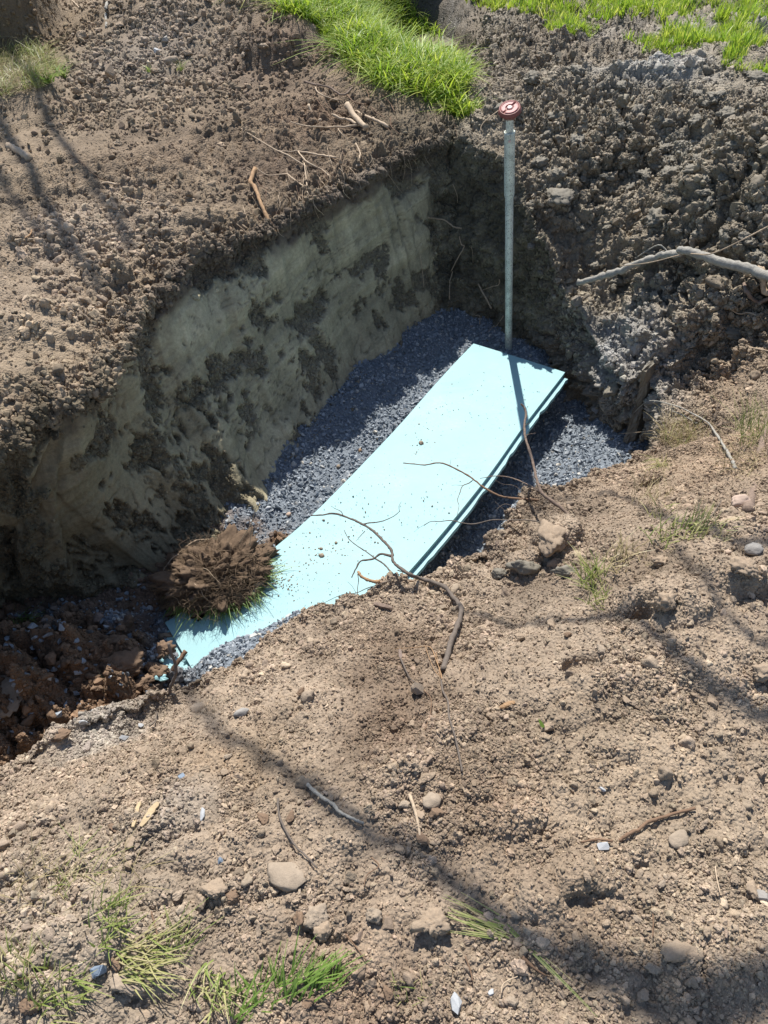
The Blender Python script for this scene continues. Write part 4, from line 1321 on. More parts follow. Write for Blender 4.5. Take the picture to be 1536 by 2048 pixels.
# near bank
stick('stick', 'twisted grey stick lying in the dark shadow band on the near bank', 'stick', [(612, 1560, .0), (622, 1575), (636, 1590), (652, 1601), (668, 1614), (684, 1630), (702, 1641), (724, 1650)], .0048, .003, M_GREYBARK)
stick('root', 'thin dark root curving over the near bank below the shadow band', 'root', [(557, 1603), (560, 1625), (563, 1650), (575, 1675), (595, 1700), (613, 1718), (632, 1740)], .0024, .002, M_BARK)
stick('stick', 'pale stripped stick lying on the near bank beside the tan stone', 'stick', [(820, 1592), (825, 1612), (832, 1636), (838, 1660), (843, 1688)], .0042, .0028, M_ROOT, wob=.05)
stick('stick', 'dark bent stick lying near a white stone chip', 'stick', [(1392, 1622), (1355, 1630), (1320, 1638), (1295, 1648), (1280, 1662, .01), (1262, 1672), (1240, 1686)], .003, .0038, M_BROWNROOT)
stick('root', 'short root leading left from the white stone chip', 'root', [(1225, 1690), (1195, 1688), (1165, 1692)], .003, .002, M_BROWNROOT)
stick('root', 'straight dark root running down the near bank from the forked branch', 'root', [(887, 1362), (892, 1385), (896, 1410), (900, 1440), (908, 1475), (918, 1510), (928, 1545)], .0026, .0022, M_BARK, wob=.05)
stick('root', 'reddish rootlet knotted around the foot of the forked branch', 'root', [(790, 1304), (830, 1302), (858, 1300), (868, 1325), (878, 1350), (890, 1362)], .0008, .0016, M_ORANGEROOT)
for k, (q, lb) in enumerate([([(850, 1300), (858, 1318), (866, 1345), (880, 1362)], 'fine orange rootlet left of the forked branch foot'),
                             ([(870, 1310), (872, 1335), (885, 1355)], 'fine orange rootlet nearest the forked branch foot')]):
    stick('root', lb, 'root', q, .0009, .0009, M_ORANGEROOT)
stick('twig', 'dark twig bent beside the pointed tan stone', 'twig', [(803, 1322, .01), (810, 1342), (822, 1360), (832, 1368)], .0022, .0012, M_BARK)
stick('root', 'thin brown root bending past the pointed tan stone', 'root', [(850, 1385), (862, 1402), (860, 1430), (853, 1465)], .0012, .0012, M_BROWNROOT)
stick('twig', 'curled dark twig lying near the white stone chips', 'twig', [(308, 1415), (316, 1430, .01), (314, 1446, .01), (306, 1456)], .002, .002, M_BARK)
for k, (q, lb) in enumerate([([(100, 1362), (108, 1378), (96, 1395)], 'thin root on the reddish trench floor, uppermost at the left'),
                             ([(112, 1398), (125, 1412), (137, 1435), (138, 1455)], 'thin root on the reddish trench floor, the longest one'),
                             ([(85, 1435), (92, 1455), (90, 1480)], 'thick short root on the reddish trench floor')]):
    stick('root', lb, 'root', q, .0025 if k == 2 else .0015, .0012, M_BROWNROOT)
for k, (q, lb) in enumerate([([(745, 1720), (760, 1735), (735, 1755), (728, 1772)], 'wispy root left of the large cracked clod'),
                             ([(930, 1920), (940, 1945), (945, 1965)], 'thin upright rootlet under the flattened straw blades'),
                             ([(1005, 1990), (1010, 1970), (1035, 1955)], 'fine pale rootlet curling near the bottom edge'),
                             ([(1045, 1915), (1065, 1930), (1095, 1955)], 'thick brown root just under the flattened straw'),
                             ([(1310, 1820), (1312, 1850), (1308, 1880)], 'short dark rootlet beside the small dark pit'),
                             ([(690, 1865), (710, 1895), (735, 1920)], 'brown rootlet arcing below the pale cracked clod'),
                             ([(0, 1970), (50, 1962), (95, 1958)], 'dark rootlet lying across the grass at the lower left edge'),
                             ([(640, 1958), (670, 1955), (700, 1948)], 'dark rootlet beside the green blades at the bottom'),
                             ([(305, 1830), (315, 1865), (322, 1900)], 'black rootlet standing right of the grass tuft'),
                             ([(1430, 1740), (1428, 1770), (1432, 1790)], 'pale rootlet on the bank far right')]):
    stick('root', lb, 'root', q, .0016 if k != 3 else .004, .001, M_BROWNROOT if k not in (2, 9) else M_ROOT)

# upper left
stick('log', 'broken pale log lying at the left edge on the upper bank', 'log', [(16, 293, .01), (30, 302, .012), (45, 311, .012), (60, 320, .01)], .019, .021, M_ROOT, sub=6, wob=.08, knob=.2)
stick('stick', 'weathered pale stick at the top edge of the pebbly heap', 'stick', [(218, -8, .03), (216, 15, .02), (215, 35, .02), (213, 56, .0)], .014, .010, M_GREYBARK)
stick('root', 'curved pale root at the top edge left of the weathered stick', 'root', [(135, -5), (150, 8), (162, 20), (170, 22)], .006, .004, M_ROOT)
stick('stick', 'thin pale stick lying on the brown upper bank', 'stick', [(203, 363, .01), (215, 367, .01), (236, 372, .01)], .005, .006, M_ROOT)
stick('root', 'yellow curled root near the left edge of the upper bank', 'root', [(64, 463, .01), (58, 472, .01), (42, 482, .01), (38, 494)], .0035, .003, M_ORANGEROOT)
stick('root', 'thin dark root running down to the thin pale stick', 'root', [(140, 312), (160, 325), (185, 345), (203, 362)], .002, .003, M_BROWNROOT)

# ------------------------------------------------------------------ roots of the cut turf
def zoomp(l): return [(480 + x / 4.8, 150 + y / 4.8) for x, y in l]
rootlist = [
    ([(130, 960), (110, 1060), (150, 1140), (200, 1230), (270, 1350), (340, 1490)], .012, .009, M_ORANGEROOT, 'thick orange root hanging over the rim of the left wall'),
    ([(1020, 340), (1110, 450), (1200, 560)], .018, .016, M_ROOT, 'thickest pale severed root below the grass bank'),
    ([(1100, 370), (1200, 425), (1300, 475), (1400, 525)], .006, .010, M_ROOT, 'straight pale root just right of the thickest severed root'),
    ([(680, 320), (715, 385), (755, 455)], .008, .009, M_ROOT, 'short thick pale root end pointing down on the bare bank'),
    ([(620, 105), (720, 130), (850, 160), (980, 225), (1080, 160)], .006, .006, M_LOGBARK, 'brown root bowed upward below the overhanging earth'),
    ([(480, 480), (600, 515), (720, 520), (880, 515), (1130, 525)], .003, .006, M_ROOT, 'long level pale root leading to the severed root'),
    ([(870, 410), (950, 430), (1050, 470), (1120, 520)], .007, .009, M_ROOT, 'flaky pale root left of the thickest severed root'),
    ([(0, 550), (130, 595), (330, 740), (450, 805), (650, 925)], .003, .004, M_ROOT, 'longest thin root slanting down to the rim'),
    ([(380, 755), (480, 760), (570, 760), (740, 790), (900, 825)], .003, .0065, M_ROOT, 'nearly level pale root with a blunt end above the rim'),
    ([(570, 770), (680, 870), (800, 965), (920, 1060)], .0045, .005, M_ROOT, 'straight root slanting below the blunt level root'),
    ([(160, 930), (270, 985), (430, 985), (520, 1010), (600, 1090)], .003, .004, M_ROOT, 'wavy root right of the orange root'),
    ([(620, 880), (640, 1060), (665, 1230)], .003, .0035, M_ROOT, 'root dangling straight down over the clay face'),
    ([(670, 1150), (720, 1240), (785, 1305)], .0025, .0015, M_ROOT, 'root tip kinked to the right over the clay face'),
    ([(1140, 690), (1143, 790), (1135, 890)], .004, .005, M_ROOT, 'blunt pale root hanging in the dark under the turf'),
    ([(910, 940), (940, 1000), (960, 1070), (990, 1140), (1035, 1205)], .0018, .0014, M_ROOT, 'long hair root over the banded clay'),
    ([(770, 1000), (790, 1080), (830, 1160)], .0025, .0025, M_ROOT, 'short forked root tip at the top of the clay'),
    ([(720, 240), (780, 330), (850, 430), (920, 500)], .003, .002, M_BROWNROOT, 'brown root between the pale stubs'),
    ([(1040, 230), (1110, 295), (1220, 300)], .004, .003, M_BROWNROOT, 'curved brown root above the severed root'),
    ([(1140, 80), (1200, 160), (1225, 240), (1225, 320)], .0035, .003, M_BROWNROOT, 'arched brown root under the grass edge'),
    ([(820, 300), (900, 370), (990, 395)], .003, .002, M_BROWNROOT, 'small brown root above the level root'),
    ([(720, 150), (760, 210), (850, 260), (930, 270)], .004, .003, M_ROOT, 'pale root branching below the bowed brown root'),
    ([(1250, 330), (1330, 400), (1410, 445)], .003, .002, M_BROWNROOT, 'brown root right of the arched root'),
    ([(1370, 220), (1430, 300), (1500, 385)], .003, .003, M_BROWNROOT, 'brown root closest to the grass edge'),
    ([(490, 570), (560, 650), (640, 700)], .002, .002, M_BROWNROOT, 'short brown root on the dark bank above the level root'),
    ([(150, 1020), (210, 1100), (280, 1140)], .002, .002, M_BROWNROOT, 'fine root hugging the orange root'),
    ([(940, 540), (980, 590), (1030, 610)], .003, .002, M_ROOT, 'short root under the level pale root'),
    ([(1440, 430), (1470, 520), (1530, 590)], .0025, .002, M_BROWNROOT, 'rootlet at the corner of the turf'),
]
for q, ra, rb, mt, lb in rootlist:
    stick('root', lb, 'root', [(x, y, .02 + ra) for x, y in zoomp(q)], ra, rb, mt, wob=.1 if ra > .008 else .25)
backroots = [([(850, 435), (868, 439), (885, 441), (903, 450), (925, 463)], .004, .005, 'crooked root jutting from the back wall near the corner'),
             ([(917, 470), (924, 484), (928, 498), (922, 515), (907, 548)], .003, .0035, 'dangling root below the crooked one on the back wall'),
             ([(910, 548), (905, 570), (898, 598)], .003, .0035, 'straight lower root end on the back wall'),
             ([(958, 568), (972, 590), (988, 619)], .005, .006, 'stout dark root left of the pipe on the back wall'),
             ([(1001, 553), (998, 565), (985, 573), (972, 582)], .003, .002, 'thin forked root behind the pipe'),
             ([(832, 505), (838, 535), (846, 572)], .002, .002, 'pale rootlet on the left wall beside the corner'),
             ([(953, 624), (958, 640), (960, 656)], .003, .003, 'small root low on the back wall'),
             ([(1009, 634), (998, 648), (985, 661), (977, 672)], .0025, .002, 'fine root leaning near the foot of the pipe'),
             ([(905, 366), (917, 385), (914, 402)], .002, .0015, 'hair root high on the back wall'),
             ([(946, 490), (950, 505), (945, 520)], .0015, .0015, 'short fine rootlet mid back wall'),
             ([(1006, 216), (990, 235), (972, 250), (966, 268)], .003, .003, 'pale root on the spoil left of the red cap')]
for q, ra, rb, lb in backroots:
    q2 = [(1006 - 0, 216)] if False else q
    stick('root', lb, 'root', [(x, y, .03) for x, y in q], ra, rb, M_ROOT, wob=.2)
# many fine rootlets at the torn rim, each its own object
for k in range(70):
    t = random.random()
    x0 = 470 + 430 * t + random.uniform(-10, 10)
    y0 = 455 - 190 * t + random.uniform(-80, 25)
    ln = random.uniform(18, 55)
    dx = random.uniform(-.1, .7)
    q = [(x0, y0, .02), (x0 + dx * ln * .5 + random.uniform(-4, 4), y0 + ln * .5, .025), (x0 + dx * ln + random.uniform(-6, 6), y0 + ln, .02)]
    stick('rootlet', 'hair thin rootlet trailing from the torn turf above the left wall', 'rootlet', q, .0012, .0007, random.choice([M_ROOT, M_BROWNROOT, M_ROOT]), group='fine rootlets along the torn rim of the left wall', sub=3)

# ------------------------------------------------------------------ stones and clods one can point at
def rock(name, label, cat, px, py, wpx, hpx, mat, seed, flat=.6, rotz=None, kind='lump', group=None, sink=.25, zoff=0, sub=3, me=None, on=None, fine=.05, smooth=True):
    if on == 'board': c_, n_ = on_board(px, py), np.array([0, 0, 1.])
    else: c_, n_ = surf(px, py)
    dist = np.linalg.norm(c_ - CP)
    k = dist / FPX
    a_, b_ = wpx * k / 2, hpx * k / 2
    if me is None:
        if kind == 'shard': me = shard_mesh(name, seed, 15, (1, 1, 1), mat)
        elif cat == 'clod': me = crumb_mesh(name, 600 + seed, mat, .07 + fine, 3, 3)
        else: me = lump_mesh(name, seed, sub, .20, 1.2, (1, 1, 1), mat, smooth, fine)
    o = bpy.data.objects.new(name, me)
    C.objects.link(o)
    o.scale = (a_, b_ * 1.05, (a_ + b_) / 2 * flat)
    o.location = tuple(c_ + n_ * (o.scale[2] * (1 - 2 * sink)) + np.array([0, 0, zoff]))
    rz = rotz if rotz is not None else random.uniform(-.3, .3)
    o.rotation_euler = (random.uniform(-.15, .15), random.uniform(-.15, .15), rz)
    return tag(o, label, cat, group)
L_ = 'lump'; H_ = 'shard'
R = rock
R('pebble', 'smooth rounded pinkish pebble below the branch at the right edge', 'pebble', 1481, 1011, 37, 27, M_PINKSTONE, 1, .7, 0, sink=.15, fine=0, sub=4)
R('stone', 'half buried smooth grey stone at the right edge', 'stone', 1506, 1100, 34, 24, M_GREYSTONE, 2, .6, fine=0)
R('stone', 'pointed tan stone standing in the middle of the near bank', 'stone', 841, 1385, 27, 36, M_TANSTONE, 3, 1.1, .2, H_, sink=.1)
R('stone', 'broad flat tan stone embedded low on the near bank', 'stone', 572, 1752, 78, 46, M_TANSTONE, 4, .3, -.5, sink=.3)
R('stone', 'squarish tan stone with a dark clod beneath it', 'stone', 864, 1603, 36, 30, M_TANSTONE, 5, .6, .1)
R('clod', 'dark round clod tucked under the squarish tan stone', 'clod', 872, 1630, 26, 26, M_DARKCLOD, 6, .8)
R('stone', 'grey tan stone lying above the start of the shadow band', 'stone', 398, 1421, 32, 22, M_TANSTONE, 7, .7, .2)
R('stone', 'flat grey stone right of the shadow band start', 'stone', 483, 1427, 34, 16, M_GREYSTONE, 8, .5)
R('clod', 'tan clod with a darker clod touching its right side', 'clod', 430, 1784, 46, 36, M_DRYCLOD, 9, .8, fine=.1)
R('clod', 'brown clod touching the tan clod on its left', 'clod', 463, 1793, 27, 27, M_DARKCLOD, 10, .8, fine=.1)
R('clod', 'pale cracked clod with a hollow under its left side', 'clod', 632, 1832, 46, 42, M_TANSTONE, 11, .7, fine=.08)
R('clod', 'brown clod hidden left of the pale cracked clod', 'clod', 600, 1838, 24, 26, M_DARKCLOD, 12, .9, fine=.1)
R('clod', 'rounded tan clod below the pale cracked clod', 'clod', 652, 1865, 30, 30, M_DRYCLOD, 13, .8, fine=.1)
R('clod', 'tall pale clod at the edge of the broad shadow near the middle', 'clod', 750, 1837, 32, 36, M_TANSTONE, 14, 1, fine=.1)
R('stone_chip', 'white stone chip at the end of the dark bent stick', 'stone chip', 1203, 1695, 22, 20, M_PALESTONE, 15, .5, kind=H_, sink=.1)
R('stone_chip', 'small white stone chip alone on bare soil, right half of near bank', 'stone chip', 1201, 1580, 19, 11, M_PALESTONE, 16, .6, kind=H_, sink=.1)
R('stone', 'angular blue grey stone among grass at the lower left', 'stone', 201, 1937, 34, 20, M_BLUESTONE, 17, .9, .4, H_, sink=.1)
R('stone_chip', 'bluish sliver of stone right of the two wood splinters', 'stone chip', 404, 1631, 11, 24, M_PALESTONE, 18, .4, 0, H_, sink=.2)
R('stone', 'small dark grey stone above the tan clod pair', 'stone', 443, 1723, 18, 16, M_BLUESTONE, 19, .8, kind=H_)
R('stone_chip', 'white tipped stone chip casting a shadow below the pile of chips', 'stone chip', 248, 1481, 20, 12, M_PALESTONE, 20, .8, kind=H_, sink=.05)
R('stone_chip', 'pale oval chip right of the pile of chips', 'stone chip', 280, 1452, 13, 8, M_PALESTONE, 21, .6, kind=H_, sink=.1)
R('stone_chip', 'large bluish white flake near the trench at the left', 'stone chip', 189, 1421, 18, 11, M_PALESTONE, 22, .5, kind=H_, sink=.1)
R('stone_chip', 'bluish white flake tilted beneath the largest flake', 'stone chip', 164, 1444, 20, 12, M_PALESTONE, 23, .8, kind=H_, sink=.1)
R('stone', 'grey stone at the head of the stony patch left of the stick', 'stone', 362, 1556, 24, 20, M_BLUESTONE, 24, .5, kind=H_)
R('stone', 'flat grey tan stone beyond the dark bent stick', 'stone', 1358, 1680, 36, 28, M_TANSTONE, 25, .35, fine=0)
R('stone', 'pale angular rock cut by the right edge', 'stone', 1530, 1680, 30, 34, M_TANSTONE, 26, .7, kind=H_)
R('stone', 'bluish grey rock at the right edge lower down', 'stone', 1523, 1797, 26, 24, M_GREYSTONE, 27, .7, kind=H_)
R('stone', 'pale upright stone near the bottom edge left of centre', 'stone', 914, 2004, 20, 36, M_PALESTONE, 28, .6, 0, H_)
R('stone', 'small pale stone up and right of the pale upright stone', 'stone', 982, 1988, 16, 15, M_PALESTONE, 29, .6, kind=H_)
R('clod', 'large cracked earth clod left of the flattened straw', 'clod', 868, 1838, 66, 58, M_DRYCLOD, 30, .7, fine=.14, sub=4)
R('clod', 'buried tan clod at the lower right', 'clod', 1365, 1905, 50, 46, M_DRYCLOD, 31, .5, fine=.05, sub=4)
R('clod', 'pale lumpy clod below the blue grey stone', 'clod', 256, 1968, 62, 40, M_TANSTONE, 32, .6, fine=.15, sub=4)
R('clod', 'tall tan block of earth at the top of the near bank right of the pit', 'clod', 1112, 1078, 66, 92, M_DRYCLOD, 33, .8, -.3, fine=.06, sub=4, sink=.3)
R('clod', 'grey brown block of earth left of the tall tan block', 'clod', 1050, 1135, 52, 44, M_CLAYCLOD, 34, .9, fine=.05, sub=4)
R('clod', 'dark lump at the foot of the tall tan block', 'clod', 1092, 1128, 40, 44, M_CLAYCLOD, 35, .9, fine=.08, sub=4)
R('clod', 'dark flat lump right of the block pair', 'clod', 1138, 1152, 54, 30, M_CLAYCLOD, 36, .7, fine=.04, sub=4)
R('clod', 'small grey lump left of the grey brown block', 'clod', 1000, 1150, 30, 24, M_CLAYCLOD, 37, .8, fine=.08)
R('clod', 'ragged clod hanging over a dark hole on the right of the near bank', 'clod', 1335, 1212, 48, 46, M_DRYCLOD, 38, .9, fine=.18, sub=4, sink=.1)
R('clod', 'round tan clod with a shadow under it above the ragged clod', 'clod', 1322, 1128, 30, 24, M_DRYCLOD, 39, .8, fine=.12)
R('clod', 'split clod near the right edge beside the grey stone', 'clod', 1490, 1140, 44, 40, M_DRYCLOD, 40, .8, fine=.15, sub=4)
R('clod', 'rough tan clod at the right edge of the shadowed bank', 'clod', 1522, 1345, 46, 32, M_DRYCLOD, 41, .7, fine=.12, sub=4)
R('clod', 'big reddish brown clod half in shade on the trench floor', 'clod', 235, 1285, 78, 44, M_DARKCLOD, 42, .8, fine=.12, sub=4)
R('clod', 'biggest reddish brown clod on the sunlit trench floor', 'clod', 258, 1332, 96, 62, M_DARKCLOD, 43, .7, .2, fine=.1, sub=4)
R('clod', 'flat tan lump just left of the board corner', 'clod', 330, 1272, 36, 16, M_DRYCLOD, 44, .8, fine=.04)
R('clod', 'dark rough lump behind the upright crooked stick', 'clod', 322, 1305, 34, 30, M_DARKCLOD, 45, .9, fine=.15)
R('clod', 'brown lump below the dark rough lump', 'clod', 308, 1335, 40, 34, M_DARKCLOD, 46, .8, fine=.1)
R('clod', 'reddish brown lump on the trench floor against the near bank', 'clod', 290, 1368, 44, 28, M_DARKCLOD, 47, .7, fine=.1)
R('clod', 'small round clod alone left on the trench floor', 'clod', 186, 1378, 26, 16, M_DARKCLOD, 48, .9, fine=.08)
R('clod', 'reddish lump beside the bank where chips lie', 'clod', 118, 1470, 44, 22, M_DARKCLOD, 49, .7, fine=.06)
R('clod', 'flat slab of brown earth at the left edge of the trench floor', 'clod', 10, 1385, 78, 110, M_DRYCLOD, 50, .22, .1, fine=.04, sub=4, sink=.0)
R('clod', 'blocky tan clod on the pebbly upper left heap', 'clod', 229, 158, 24, 22, M_DRYCLOD, 51, 1., kind=H_, sink=0)
R('clod', 'brown clod casting a shadow near the pebbly heap top', 'clod', 165, 78, 24, 14, M_DRYCLOD, 52, .9, fine=.1)
R('stone', 'grey stone at the middle of the pebbly heap', 'stone', 332, 84, 17, 18, M_GREYSTONE, 53, .8, kind=H_)
R('stone', 'pale stone at the foot of the pebbly heap', 'stone', 318, 108, 20, 14, M_PALESTONE, 54, .8, kind=H_)
R('stone', 'flat pale stone lowest on the pebbly heap', 'stone', 343, 125, 30, 14, M_TANSTONE, 55, .6)
R('clod', 'mushroom shaped clod on the bare upper left bank', 'clod', 156, 192, 12, 10, M_DRYCLOD, 56, 1.4, sink=0)
R('clod', 'dark round lump on the right spoil slope', 'clod', 1330, 436, 46, 46, M_CLAYCLOD, 57, .9, fine=.15, sub=4)
R('clod', 'layered flat lump above the dry slope at the right', 'clod', 1470, 668, 50, 26, M_CLAYCLOD, 58, .6, -.2, fine=.05, sub=4)
R('clod', 'smooth sided lump of clay low on the spoil slope', 'clod', 1125, 395, 48, 50, M_CLAYCLOD, 59, .5, fine=.03, sub=4)
R('clod', 'grey knob of clay on the wall of the right hollow', 'clod', 1228, 778, 40, 38, M_CLAYCLOD, 60, .9, fine=.12, sub=4)
R('clod', 'flat topped clod left of the red cap', 'clod', 1000, 222, 34, 24, M_CLAYCLOD, 61, .9, fine=.05)
R('pebble', 'orange brown pebble on gravel close to the left wall', 'pebble', 577, 1030, 11, 9, M_PINKSTONE, 62, .8, fine=0)
R('pebble', 'reddish pebble on the sunlit gravel strip', 'pebble', 720, 902, 7, 8, M_ORANGEROOT, 63, .8, fine=0)
R('pebble', 'yellowish pebble on the sunlit gravel strip', 'pebble', 677, 934, 8, 8, M_TANSTONE, 64, .9, fine=0)
R('pebble', 'white rounded pebble in the gravel shadow beside the board', 'pebble', 885, 1108, 9, 8, M_PALESTONE, 65, .9, fine=0)
R('crumb', 'pale crumb with smaller bits on the middle of the board', 'crumb', 842, 887, 9, 9, M_TANSTONE, 66, .8, on='board')
R('crumb', 'cluster forming crumb on the lower part of the board', 'crumb', 643, 1112, 11, 8, M_TANSTONE, 67, .8, on='board')
R('crumb', 'lone tan crumb right of the crumb cluster', 'crumb', 672, 1086, 6, 6, M_TANSTONE, 68, .8, on='board')
R('crumb', 'tan crumb above the crumb cluster', 'crumb', 642, 1098, 7, 6, M_TANSTONE, 69, .8, on='board')
R('stone_chip', 'pale flat gravel piece in the shade by the back wall', 'stone chip', 942, 654, 11, 9, M_GREYSTONE, 70, .5, kind=H_)
R('stone', 'flat grey stone flake near the clay slab', 'stone', 1191, 820, 14, 20, M_GREYSTONE, 71, .4, kind=H_)

# repeats: middling clods on the near bank, each its own object sharing meshes
SH = [crumb_mesh('clod', 200 + s, m_, .15, 3, 3) for s, m_ in enumerate([M_DRYCLOD, M_DRYCLOD, M_TANSTONE, M_DRYCLOD, M_DARKCLOD, M_DRYCLOD])]
for k in range(80):
    while True:
        x, y = random.uniform(10, 1526), random.uniform(1180, 2040)
        if y > 1560 - x * .47 + 30 and y > 1250 - max(0, x - 900) * .3: break
    s_ = random.choice([12, 14, 16, 18, 20, 24, 28]) * (.75 + .4 * (y - 1150) / 900)
    rock('clod', 'small knobbly tan clod lying loose on the near bank', 'clod', x, y, s_, s_ * random.uniform(.7, 1), None, 0, random.uniform(.6, .9), random.uniform(0, 6), me=random.choice(SH), group='loose clods on the near bank', sink=.15)
for k in range(70):
    x, y = random.gauss(330, 110), random.gauss(85, 55)
    if y < 3 or x < 110 or x > 560: continue
    s_ = random.choice([8, 10, 12, 15])
    rock('clod', 'pebbly clod among others on the upper left heap', 'clod', x, y, s_, s_ * .8, None, 0, .8, random.uniform(0, 6), me=random.choice(SH[:3]), group='pebbly clods on the upper left heap', sink=.1)
SHR = [crumb_mesh('clod', 300 + s, M_CLAYCLOD, .22, 4, 3) for s in range(5)]
for k in range(80):
    x, y = random.uniform(1050, 1530), random.uniform(140, 640)
    if y > 640 - (1530 - x) * .1: continue
    s_ = random.uniform(14, 38)
    rock('clod', 'damp lumpy clod on the grey brown spoil slope', 'clod', x, y, s_, s_ * .75, None, 0, .8, random.uniform(0, 6), me=random.choice(SHR), group='damp clods on the spoil slope', sink=.3)

# ------------------------------------------------------------------ wood splinters, chip, leaf, foam scraps, clay slab
def splinter(name, label, a_, b_, wpx, thick, mat, lift=.006, seed=1):
    pa, pb = surf(*a_)[0], surf(*b_)[0]
    pa[2] += lift; pb[2] += lift * 1.5
    d_ = pb - pa; L = np.linalg.norm(d_); t_ = d_ / L
    n_ = np.cross(t_, [0, 0, 1]); n_ /= np.linalg.norm(n_)
    up = np.cross(n_, t_)
    w_ = wpx * np.linalg.norm(pa - CP) / FPX / 2
    rs = random.Random(seed)
    m = 9
    vv = []
    prof = [.55, .8, .75, 1, .95, 1.05, .9, .8, .45]
    for k in range(m):
        f_ = k / (m - 1)
        c_ = d_ * f_
        wl = w_ * prof[k] * rs.uniform(.85, 1.15); wr = w_ * prof[-k - 1] * rs.uniform(.85, 1.15)
        for sx, sz in ((-wl, 0), (-wl * .9, thick), (wr * .2, thick * rs.uniform(.9, 1.2)), (wr * .9, thick * .9), (wr, 0)):
            vv.append(c_ + n_ * sx + up * (sz + .002 * math.sin(f_ * 4)))
    ff = []
    for k in range(m - 1):
        for i in range(5):
            j = (i + 1) % 5
            ff.append((k * 5 + i, k * 5 + j, (k + 1) * 5 + j, (k + 1) * 5 + i))
    ff += [tuple(range(4, -1, -1)), tuple((m - 1) * 5 + i for i in range(5))]
    o = mesh_obj(name, vv, ff, mat, None, smooth=False)
    o.location = tuple(pa)
    return tag(o, label, 'wood')
splinter('wood_splinter', 'left and narrower of two yellow wood splinters', (268, 1658), (282, 1608), 9, .004, M_WOOD)
splinter('wood_splinter', 'right and broader of two yellow wood splinters', (284, 1656), (319, 1608), 13, .004, M_WOOD, seed=4)
splinter('wood_chip', 'orange brown chip of wood beyond the straight dark root', (1000, 1419), (1030, 1408), 9, .006, M_ORANGEROOT, seed=6)
splinter('wood_splinter', 'dull wood splinter on the crest above the shadowed patch', (748, 1211), (785, 1220), 9, .006, M_LOGBARK, seed=8)

# lone green leaf standing on the near bank
b0 = surf(1091, 1462)[0]
lt = P(1077, 1437, b0[2] + .055)
d_ = lt - b0
side = np.cross(d_, [0, 1, 0]); side /= np.linalg.norm(side)
vv, ff = [], []
for k in range(9):
    f_ = k / 8
    w_ = .0045 * math.sin(math.pi * min(1, f_ * .9 + .08)) * (1 if f_ > .35 else .25)
    c_ = d_ * f_
    vv += [c_ - side * w_, c_ + np.array([0, -.001, 0.0]), c_ + side * w_]
for k in range(8):
    ff += [(k * 3, k * 3 + 1, k * 3 + 4, k * 3 + 3), (k * 3 + 1, k * 3 + 2, k * 3 + 5, k * 3 + 4)]
lf = mesh_obj('leaf', vv, ff, M_LEAF); lf.location = tuple(b0)
tag(lf, 'single small green leaf standing upright on bare soil', 'leaf')
b0 = surf(802, 1322)[0]
vv = [(0, 0, .01), (-.005, .008, .014), (-.004, .02, .022), (0, .026, .026), (.004, .018, .02), (.005, .008, .014)]
lf = mesh_obj('dry_leaf', vv, [(0, 1, 2, 3, 4, 5)], M_PINKSTONE); lf.location = tuple(b0)
tag(lf, 'curled pale dry leaf at the top of the bent dark twig', 'leaf')

# torn foam scraps below the board corner
def scrap(label, px, py, wpx, hpx, z, seed, tilt=(0, 0)):
    rs = random.Random(seed)
    c_ = P(px, py, z); k = np.linalg.norm(c_ - CP) / FPX
    n = 14
    top_, bot_ = [], []
    for i in range(n):
        a_ = 2 * math.pi * i / n
        rr = rs.uniform(.6, 1.1)
        x, y = wpx * k / 2 * rr * math.cos(a_), hpx * k / 2 * rr * math.sin(a_) * 1.2
        top_.append((x, y, .012 + rs.uniform(-.003, .003))); bot_.append((x * .9, y * .9, 0))
    vv = top_ + bot_ + [(0, 0, .016)]
    ff = [(i, (i + 1) % n, 2 * n) for i in range(n)] + [(n + i, n + (i + 1) % n, (i + 1) % n, i) for i in range(n)]
    o = mesh_obj('foam_scrap', vv, ff, M_FOAM, smooth=False); o.location = tuple(c_)
    o.rotation_euler = (tilt[0], tilt[1], rs.uniform(-.4, .4))
    return tag(o, label, 'foam scrap')
fz_at = lambda px, py: surf(px, py)[0][2]
scrap('largest torn white scrap of foam below the board corner', 346, 1338, 44, 40, fz_at(347, 1338) + .03, 1, (.2, .2))
scrap('small torn foam scrap nearest the crest of the bank', 322, 1357, 30, 14, fz_at(322, 1358) + .03, 2, (.1, .1))
scrap('foam scrap sticking up right of the root stub', 372, 1318, 14, 24, fz_at(372, 1318) + .02, 3, (.8, .2))
scrap('tiny foam scrap left of the upright stick', 325, 1323, 10, 6, fz_at(325, 1323) + .02, 4)

